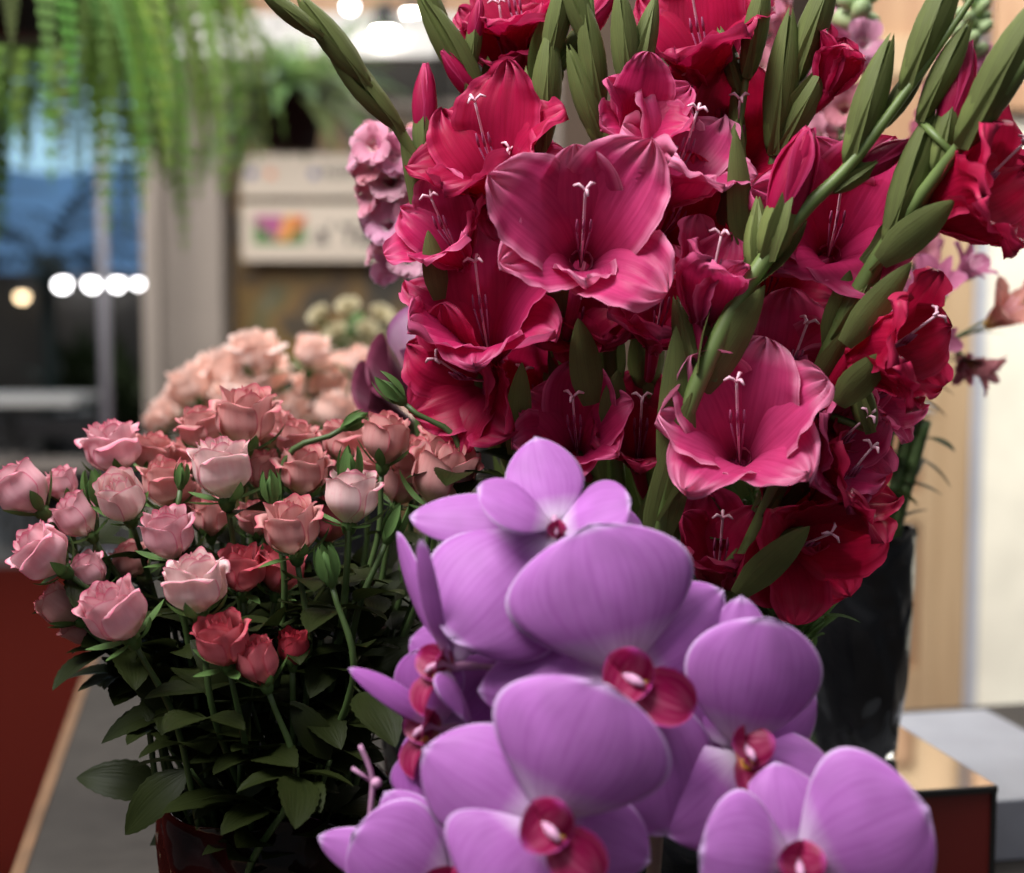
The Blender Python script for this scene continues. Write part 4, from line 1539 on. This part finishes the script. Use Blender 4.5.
# small bright leaved sprig
for (px, py, lab, sd_) in ((790, 615, 'fresh green leafy sprig under the lowest gladiolus bloom', 1), (745, 500, 'dark leafy filler sprig between gladiolus blooms', 2)):
    r2 = random.Random(sd_)
    q = P(px, py, .98)
    sp_ = empty('leafy_sprig', (GC.x, GC.y, TZ + 0.05), lab, 'foliage')
    m_ = MB()
    m_.tube(bez([(GC.x, GC.y, TZ + 0.05), (GC + q) / 2, q], 6), 0.0016, 6)
    m_.build('stem', M['stem'], sp_)
    for k in range(26):
        B = q + Vector((r2.uniform(-.02, .02), r2.uniform(-.02, .02), r2.uniform(-.03, .01)))
        dd_ = Vector((r2.uniform(-1, 1), r2.uniform(-1, .3), r2.uniform(-.3, .9))).normalized()
        m_ = MB()
        m_.tube([q - AZ * 0.02, B], 0.0007, 4)
        leaf_mesh(m_, B, B + dd_ * r2.uniform(.016, .028), AZ + rv(.5, r2), .011, nu=7, nv=4)
        m_.build('leaf', M['sepal'], sp_)

# ------------------------------------------------------------------ orchids
OF = P(600, 1250, 0.80)
OF.z = TZ + 0.12
orch = empty('moth_orchid', (OF.x, OF.y, TZ + 0.10), 'lilac moth orchid spray arching in the foreground', 'orchid')


def lip_parts(fl, c, n, up, s=1.0, col=True):
    """c centre; n facing; up = towards the dorsal sepal"""
    n = n.normalized()
    up = (up - n * up.dot(n)).normalized()
    sd = n.cross(up)
    m_ = MB()
    # side lobes standing up beside the column
    for sg in (-1, 1):
        petal(m_, bt_path(c - up * 0.001 * s, c + (sd * sg * 0.50 + n * 0.72 + up * 0.30) * 0.021 * s, -sd * sg, 0.28), (up * 0.8 - n * 0.3), 0.019 * s, ROUND, cup=0.25, nu=9, nv=7)
    # mid lobe
    petal(m_, bt_path(c + n * 0.003 * s, c + (n * 0.62 - up * 0.9) * 0.026 * s, n, 0.16), sd, 0.021 * s, width_fn(0.50, 0.9, 0.9, 0.35), cup=0.5, nu=10, nv=7)
    lp = m_.build('lip', M['lip'], fl)
    m_ = MB()
    m_.ball(c + n * 0.009 * s - up * 0.004 * s, 0.0028 * s, 10)
    m_.ball(c + n * 0.010 * s - up * 0.002 * s + sd * 0.002, 0.0018 * s, 8)
    m_.build('callus', M['callus'], fl)
    m_ = MB()
    m_.tube([c - n * 0.002, c + n * 0.006 * s + up * 0.003 * s, c + n * 0.013 * s + up * 0.001 * s, c + n * 0.0155 * s - up * 0.001 * s], [0.0018 * s, 0.0022 * s, 0.0019 * s, 0.0010 * s], 10)
    m_.build('column', M['column'], fl)


def orchid_flower(c, n, up, petals, stem_pt, lipsize=1.0, tint=(1, 1, 1), lip=True):
    """petals: (kind, tip(px,py,d), width_m, normal V, cup, arch)"""
    C0 = P(*c)
    nn = V(*n)
    m_ = MB()
    back = C0 - nn * 0.012
    S = P(*stem_pt)
    m_.tube(bez([S, (S + back) / 2 + AZ * 0.006, back, C0], 5), [0.0016] * 10 + [0.0022] * 6, 8)
    fl = m_.build('orchid_flower', M['opink'], orch)
    for i, (kind, tip, W_, nv_, cup, arch) in enumerate(petals):
        T = P(*tip)
        B = C0 + (T - C0).normalized() * 0.002 + nn * (0.0012 if kind == 'petal' else -0.0012)
        nvv = V(*nv_)
        a_ = (T - B).normalized()
        nvv = (nvv - a_ * nvv.dot(a_)).normalized()
        m2 = MB()
        petal(m2, bt_path(B, T, nvv, arch), a_.cross(nvv) * 1.0, W_, ROUND if kind == 'petal' else OVATE, cup=cup, ruf=0.012, fq=2, ph=i * 1.7, nu=18, nv=16)
        o = m2.build(kind, M['orchid'], fl)
        o.color = (*tint, 1)
        sol = o.modifiers.new('thickness', 'SOLIDIFY')
        sol.thickness = 0.0005
    if lip:
        lip_parts(fl, C0, nn, V(*up), lipsize)
    return fl


NF = (0, .1, 1)
# front lower flower
orchid_flower((545, 823, .700), (.25, -.10, .95), (-.7, .7, 0),
              [('petal', (604, 684, .690), .088, (.0, .25, 1), -.30, .10),
               ('petal', (476, 900, .690), .070, (-.1, .1, 1), -.25, .08),
               ('sepal', (424, 748, .715), .058, (-.1, .2, 1), -.30, .06),
               ('sepal', (650, 860, .725), .046, (.2, .0, 1), -.2, .04),
               ('sepal', (560, 935, .72), .044, (.0, -.1, 1), -.2, .04)],
              (640, 800, .78), 1.3)
# middle flower
orchid_flower((625, 675, .740), (.30, -.05, .95), (-.85, .45, 0),
              [('petal', (588, 526, .740), .098, (.1, .20, 1), -.30, .10),
               ('petal', (668, 835, .745), .072, (.25, .0, 1), -.3, .08),
               ('sepal', (478, 690, .760), .044, (-.1, .25, 1), -.3, .06),
               ('sepal', (722, 590, .77), .044, (.2, .2, 1), -.2, .04),
               ('sepal', (720, 790, .765), .046, (.3, .0, 1), -.2, .04)],
              (650, 700, .81), 1.35)
# top flower seen from above
orchid_flower((556, 527, .770), (.0, -.45, .9), (0, 1, .2),
              [('petal', (452, 640, .745), .080, (-.15, .25, 1), -.30, .10),
               ('petal', (630, 500, .760), .060, (.05, .84, .55), -.2, .10),
               ('petal', (478, 487, .760), .050, (-.05, .88, .46), -.2, .10),
               ('sepal', (534, 438, .800), .042, (0, .3, 1), -.2, .05),
               ('sepal', (410, 517, .785), .034, (-.1, .6, .8), -.2, .06),
               ('sepal', (644, 530, .80), .034, (.2, .2, 1), -.2, .04)],
              (600, 600, .83), .5)
# right flower
orchid_flower((738, 752, .750), (.30, .05, .95), (0, .9, 0),
              [('petal', (766, 618, .735), .070, (.1, .15, 1), -.28, .10),
               ('petal', (660, 830, .745), .062, (-.1, .1, 1), -.25, .08),
               ('sepal', (742, 596, .768), .040, (.0, .1, 1), -.2, .04),
               ('sepal', (690, 650, .77), .038, (-.2, .1, 1), -.2, .05),
               ('sepal', (835, 772, .755), .034, (.2, .5, .8), -.2, .06),
               ('petal', (815, 690, .775), .040, (.4, .1, .9), -.2, .05)],
              (680, 760, .81), 1.15)
# lower right flower
orchid_flower((795, 862, .715), (.0, -.10, .98), (0, .9, 0),
              [('petal', (926, 806, .700), .080, (.15, .2, 1), -.28, .10),
               ('petal', (700, 852, .700), .062, (-.15, .2, 1), -.28, .10),
               ('sepal', (776, 762, .735), .044, (.0, .2, 1), -.3, .07),
               ('sepal', (740, 960, .73), .042, (0, 0, 1), -.2, .04),
               ('sepal', (850, 960, .73), .042, (0, 0, 1), -.2, .04)],
              (700, 850, .79), 1.1)
# lower left flower
orchid_flower((452, 885, .745), (-.3, -.1, .95), (0, .9, 0),
              [('petal', (352, 835, .740), .058, (-.25, .2, 1), -.25, .08),
               ('petal', (560, 920, .75), .060, (.2, .1, 1), -.25, .08),
               ('sepal', (385, 792, .760), .034, (-.1, .2, 1), -.2, .06),
               ('sepal', (318, 838, .765), .028, (-.3, .2, 1), -.2, .05),
               ('sepal', (430, 970, .75), .04, (0, 0, 1), -.2, .04)],
              (560, 900, .80), 1.0)
# left side flowers in profile
orchid_flower((452, 668, .765), (-.80, .0, .5), (0, .9, 0),
              [('petal', (421, 540, .735), .013, (-.5, .3, .8), -.25, .06),
               ('petal', (462, 718, .745), .042, (.8, .0, .45), -.2, .06),
               ('sepal', (397, 532, .790), .019, (-.6, -.3, .6), -.2, .05),
               ('sepal', (470, 560, .795), .034, (.1, .1, 1), -.2, .05),
               ('sepal', (410, 640, .78), .034, (-.5, .1, .9), -.2, .05)],
              (560, 700, .83), 1.0, tint=(.95, .9, .95))
orchid_flower((440, 730, .775), (-.85, -.05, .5), (0, .9, 0),
              [('petal', (432, 812, .765), .056, (-.4, .1, .9), -.25, .08),
               ('petal', (418, 650, .775), .044, (-.5, .2, .8), -.25, .06),
               ('sepal', (349, 668, .770), .014, (-.3, .6, .7), -.3, .10),
               ('sepal', (500, 660, .80), .04, (.1, .1, 1), -.2, .05),
               ('sepal', (405, 790, .79), .032, (-.5, .1, .9), -.2, .05)],
              (560, 760, .83), 1.0, tint=(.85, .7, .85))
# main stem of the spray
m_ = MB()
m_.tube(bez([OF, P(640, 1000, .82), P(655, 850, .815), P(660, 740, .82), P(640, 650, .83), P(600, 590, .83), P(560, 560, .82)], 8),
        [0.0042] * 20 + [0.0034] * 29, 8)
m_.build('stem', M['ostem'], orch)
# small stray bud at the left of the stem
m_ = MB()
m_.tube(bez([P(372, 875, .77), P(370, 820, .77), P(372, 778, .77), P(360, 745, .77)], 5), [0.0014] * 16, 6)
m_.tube([P(372, 782, .77), P(352, 768, .768)], 0.0011, 5)
m_.build('stem', M['opink'], orch)
m_ = MB()
m_.ball(P(376, 783, .77), 0.003, 10)
m_.build('bud', M['column'], orch)
for k in range(4):
    a = k * PI / 2 + 0.6
    m_ = MB()
    dd_ = Vector((math.cos(a), math.sin(a), 0))
    leaf_mesh(m_, (OF.x, OF.y, TZ + 0.10), Vector((OF.x, OF.y, TZ + 0.11)) + dd_ * 0.15, AZ, 0.06, arch=0.12, fold=0.15, nu=12, nv=6, shape=width_fn(.5, .6, .55, .3))
    m_.build('leaf', M['leaf'], orch)
vase('flower_pot', Vector((OF.x, OF.y, 0)), TZ, TZ + 0.105, 0.045, 0.058, M['black_vase'], 'black pot from which the lilac orchid rises', 15, 0.02, cat='pot')

# ------------------------------------------------------------------ snapdragons, alstroemerias, callas behind
def floret(root, S, D, s, mat, tint, r2):
    D = D.normalized()
    m_ = MB()
    L = 0.022 * s
    pts = [S + D * L * t for t in (0, .3, .7, 1)]
    m_.tube(pts, [0.002 * s, 0.0045 * s, 0.0055 * s, 0.0065 * s], 8, cap=False)
    u0 = (AZ - D * AZ.dot(D)).normalized()
    s0 = D.cross(u0)
    for k, a in enumerate((0.45, -0.45, PI - 0.9, PI, PI + 0.9)):
        rd = u0 * math.cos(a) + s0 * math.sin(a)
        petal(m_, arc_path(S + D * L * 0.8 + rd * 0.003 * s, D, rd, (0.017 if k < 2 else 0.015) * s, R(15), R(120), 1), D.cross(rd) * -1, 0.017 * s, ROUND,
              cup=.2, ruf=.09, fq=3, ph=r2.uniform(0, 6), nu=6, nv=6)
    o = m_.build('floret', mat, root)
    o.color = (*tint, 1)


def snapdragon(pts3, label, seed, foot, nfl=18, t0=.35, t1=.8, nb=14, s=1.0, tint=(1, 1, 1), bud=0.006):
    r2 = random.Random(seed)
    root = empty('snapdragon', foot, label, 'snapdragon')
    pts = [Vector(foot)] + bez([P(*p) for p in pts3], 10)
    m_ = MB()
    m_.tube(pts, 0.0026, 6)
    m_.build('stem', M['stem'], root)
    n = len(pts)
    for k in range(nfl):
        t_ = t0 + (t1 - t0) * k / nfl
        i = min(n - 2, int(t_ * n))
        a = k * 2.4
        D = Vector((math.cos(a), math.sin(a), 0.25))
        floret(root, pts[i].lerp(pts[i + 1], (t_ * n) % 1), D, s, M['snap'], [c * r2.uniform(.85, 1.1) for c in tint], r2)
    for k in range(nb):
        t_ = t1 + (1 - t1) * k / nb
        i = min(n - 2, int(t_ * n))
        a = k * 2.4
        D = Vector((math.cos(a), math.sin(a), 0.6)).normalized()
        f_ = 1 - 0.5 * k / nb
        S = pts[i].lerp(pts[i + 1], (t_ * n) % 1)
        m_ = MB()
        m_.tube([S, S + D * .004, S + D * .010 * f_ + D * .004, S + D * .018 * f_ + D * .003, S + D * .021 * f_ + D * .003],
                [.0012, bud * f_ * .8, bud * f_, bud * f_ * .8, .001], 8)
        m_.build('bud', M['snapbud'], root)
    return root


footL = (QC.x + .02, QC.y - .02, TZ + .05)
SC = P(455, 620, 1.22)
vase('vase', SC, TZ, SC.z, 0.05, 0.06, M['black_vase'], 'black vase of pink snapdragons hidden behind the roses', 21)
sf = (SC.x, SC.y, TZ + .05)
snapdragon([(448, 560, 1.2), (432, 400, 1.17), (410, 280, 1.15), (396, 190, 1.14), (384, 150, 1.13)], 'pale pink snapdragon left of the gladioli', 1, sf, nfl=30, t0=.5, t1=.97, nb=5, s=1.1, tint=(1.15, 1.35, 1.25))
kf = (KC.x, KC.y, BZ + .05)
snapdragon([(852, 520, 1.29), (840, 350, 1.27), (838, 180, 1.25), (850, 60, 1.24), (868, -40, 1.23)], 'snapdragon with pale green buds at the top of the vase bouquet', 2, kf, nfl=26, t0=.35, t1=.80, nb=14, s=1.2, bud=.009)
snapdragon([(870, 520, 1.29), (900, 350, 1.30), (930, 180, 1.30), (965, 60, 1.28), (985, -40, 1.27)], 'snapdragon with small dark green buds leaning right', 3, kf, nfl=22, t0=.35, t1=.74, nb=26, s=1.0, bud=.0062)
snapdragon([(840, 520, 1.31), (800, 350, 1.31), (770, 180, 1.30), (755, 60, 1.29), (750, -30, 1.28)], 'pink snapdragon glimpsed between the gladiolus tips', 4, kf, nfl=30, t0=.4, t1=.99, nb=3, s=1.2, tint=(1.05, 1.1, 1.05))


def alst(pts3, heads, label, seed):
    r2 = random.Random(seed)
    root = empty('alstroemeria', kf, label, 'alstroemeria')
    pts = [Vector(kf)] + bez([P(*p) for p in pts3], 8)
    m_ = MB()
    m_.tube(pts, 0.0028, 6)
    m_.build('stem', M['stem'], root)
    for (px, py, d, N, s, tint) in heads:
        T = P(px, py, d)
        N = V(*N)
        m_ = MB()
        B = T - N * 0.02 * s
        m_.tube(bez([pts[-1], (pts[-1] + B) / 2, B], 4), .0014, 5)
        fl = m_.build('flower', M['stem'], root)
        u0 = N.orthogonal().normalized()
        for i in range(6):
            rd = Quaternion(N, i * PI / 3) @ u0
            m_ = MB()
            petal(m_, arc_path(B + rd * .001, N, rd, .042 * s, R(12), R(58 if i % 2 else 70), 1.2), N.cross(rd) * -1, (.021 if i % 2 == 0 else .014) * s, OVATE if i % 2 else TEPAL, cup=.25, ruf=.07, ph=i, nu=10, nv=6)
            o = m_.build('petal', M['alst'], fl)
            o.color = (*tint, 1)
        m_ = MB()
        for i in range(4):
            q_ = Quaternion(N, i * 1.6) @ u0
            m_.tube([B, B + N * .02 * s + q_ * .003, B + N * .034 * s + q_ * .006], .0005, 4)
        m_.build('stamens', M['pistil'], fl)
    for k in range(9):
        i = r2.randint(len(pts) // 2, len(pts) - 1)
        a = r2.uniform(0, 6.28)
        dd_ = Vector((math.cos(a), math.sin(a) * .5, r2.uniform(-.4, .5))).normalized()
        m_ = MB()
        leaf_mesh(m_, pts[i], pts[i] + dd_ * r2.uniform(.035, .06), AZ, .009, nu=7, nv=3)
        m_.build('leaf', M['leaf'], root)


LL = (.8, .62, 1.0)
alst([(862, 500, 1.28), (885, 420, 1.27), (915, 350, 1.26)], [(935, 285, 1.23, (-.2, .5, .8), 1.0, LL), (905, 300, 1.25, (-.5, .4, .7), .9, LL), (968, 268, 1.25, (.5, .6, .6), .9, LL), (940, 340, 1.24, (-.1, -.2, .9), .7, LL)],
     'mauve pink alstroemeria right of the gladioli', 1)
alst([(868, 500, 1.28), (900, 410, 1.28), (950, 340, 1.28)], [(1005, 312, 1.27, (.5, .5, .6), 1.1, (1.25, 1.35, 1.0)), (985, 370, 1.27, (.7, -.4, .4), .8, (.8, .7, .7)), (1035, 290, 1.30, (.6, .5, .5), 1.0, (1.25, 1.3, 1.0)), (965, 365, 1.28, (.2, -.5, .7), .7, (.7, .5, .6))],
     'peach pink alstroemeria leaning over the right edge', 2)
# thick greenery stems in the black vase
for k, (x0, x1, y1) in enumerate(((885, 915, 400), (895, 925, 420), (872, 890, 420), (860, 870, 420))):
    root = empty('green_stem', kf, ['leafy green stem standing rightmost but one in the black vase', 'leafy green stem, rightmost in the black vase', 'leafy green stem behind the magenta petals at the vase', 'leafy green stem at the left of the vase mouth'][k], 'stem')
    r2 = random.Random(k)
    pts = bez([Vector(kf) + AX * (.006 * k), P(x0, 530, 1.27), P((x0 + x1) / 2, (530 + y1) / 2, 1.265), P(x1, y1, 1.26)], 6)
    m_ = MB()
    m_.tube(pts, .0058, 7)
    m_.build('stem', M['stem'], root)
    for j in range(6):
        B = pts[6 + j * 2]
        dd_ = V(r2.uniform(-1, 1), r2.uniform(-.5, .6), r2.uniform(-.4, .8))
        m_ = MB()
        leaf_mesh(m_, B, B + dd_ * .04, AZ, .014, nu=8, nv=4)
        m_.build('leaf', M['leaf'], root)


def calla(foot, top, D, mat, L, Rr, label, tint=(1, 1, 1)):
    root = empty('calla_lily', foot, label, 'calla lily')
    T = Vector(top)
    D = D.normalized()
    u0 = D.orthogonal().normalized()
    if u0.z < 0:
        u0 = -u0
    s0 = D.cross(u0)
    m_ = MB()
    m_.tube(bez([foot, (Vector(foot) + T) / 2 + Vector((.01, 0, .02)), T], 8), .004, 8)
    m_.build('stem', M['stem'], root)
    m_ = MB()
    def fn(u, v):
        a = (v * 2 - 1) * 2.9
        lf = 0.65 + 0.35 * (math.cos(a) * .5 + .5)
        r_ = .005 + Rr * u ** 2.2 * (0.75 + .35 * math.cos(a)) + .004 * (abs(v * 2 - 1) ** 3) * u
        return (T + D * L * u * lf + (u0 * math.cos(a) + s0 * math.sin(a)) * r_, (u, v))
    m_.grid(fn, 14, 24)
    o = m_.build('spathe', M[mat], root)
    o.color = (*tint, 1)
    m_ = MB()
    m_.tube([T, T + D * L * .3, T + D * L * .6], [.003, .004, .002], 8)
    m_.build('spadix', M['callus'], root)


calla(sf, P(448, 425, 1.16), V(-.75, .6, .2), 'calla', .085, .018, 'dark burgundy calla lily beside the gladioli')
calla((SC.x + .02, SC.y, TZ + .05), P(420, 432, 1.18), V(-.75, .55, .2), 'calla', .07, .014, 'smaller burgundy calla lily above the green rosebud')
calla((SC.x - .02, SC.y + .01, TZ + .05), P(418, 402, 1.13), V(-.05, .9, .35), 'lilac', .072, .024, 'lilac and white calla lily beside the snapdragon')

# cream flowers far behind
CF = P(352, 420, 2.3)
tz = TZ
vase('vase', CF, TZ, CF.z, .06, .075, M['black_vase'], 'dark vase of cream flowers at the back of the table', 30)
r2 = random.Random(4)
for i, (px, py) in enumerate(((325, 322), (350, 315), (378, 322), (340, 340), (366, 338), (392, 335), (330, 350), (358, 352), (385, 350))):
    foot = (CF.x + r2.uniform(-.03, .03), CF.y + r2.uniform(-.03, .03), TZ + .05)
    root = empty('cream_flower', foot, 'cream coloured bloom in the blurred bouquet below the signs', 'flower', 'cream flowers behind the roses')
    T = P(px, py, 2.25)
    m_ = MB()
    m_.tube(bez([foot, (Vector(foot) + T) / 2, T], 5), .002, 5)
    m_.build('stem', M['stem'], root)
    m_ = MB()
    N = V((px - 355) / 60, .6, .6)
    u0 = N.orthogonal().normalized()
    for ring, (cnt, a1_, L_) in enumerate(((6, 80, .03), (5, 50, .026), (4, 20, .02))):
        for k in range(cnt):
            rd = Quaternion(N, 2 * PI * k / cnt + ring) @ u0
            petal(m_, arc_path(T, N, rd, L_, R(10), R(a1_)), N.cross(rd) * -1, .022, ROUND, cup=.3, nu=6, nv=5)
    m_.build('bloom', M['cream'], root)
    for k in range(5):
        B = Vector(foot).lerp(T, r2.uniform(.6, .95))
        dd_ = Vector((r2.uniform(-1, 1), r2.uniform(-1, 1), r2.uniform(-.2, .7))).normalized()
        m_ = MB()
        leaf_mesh(m_, B, B + dd_ * .07, AZ, .03, nu=6, nv=4)
        m_.build('leaf', M['sepal'], root)
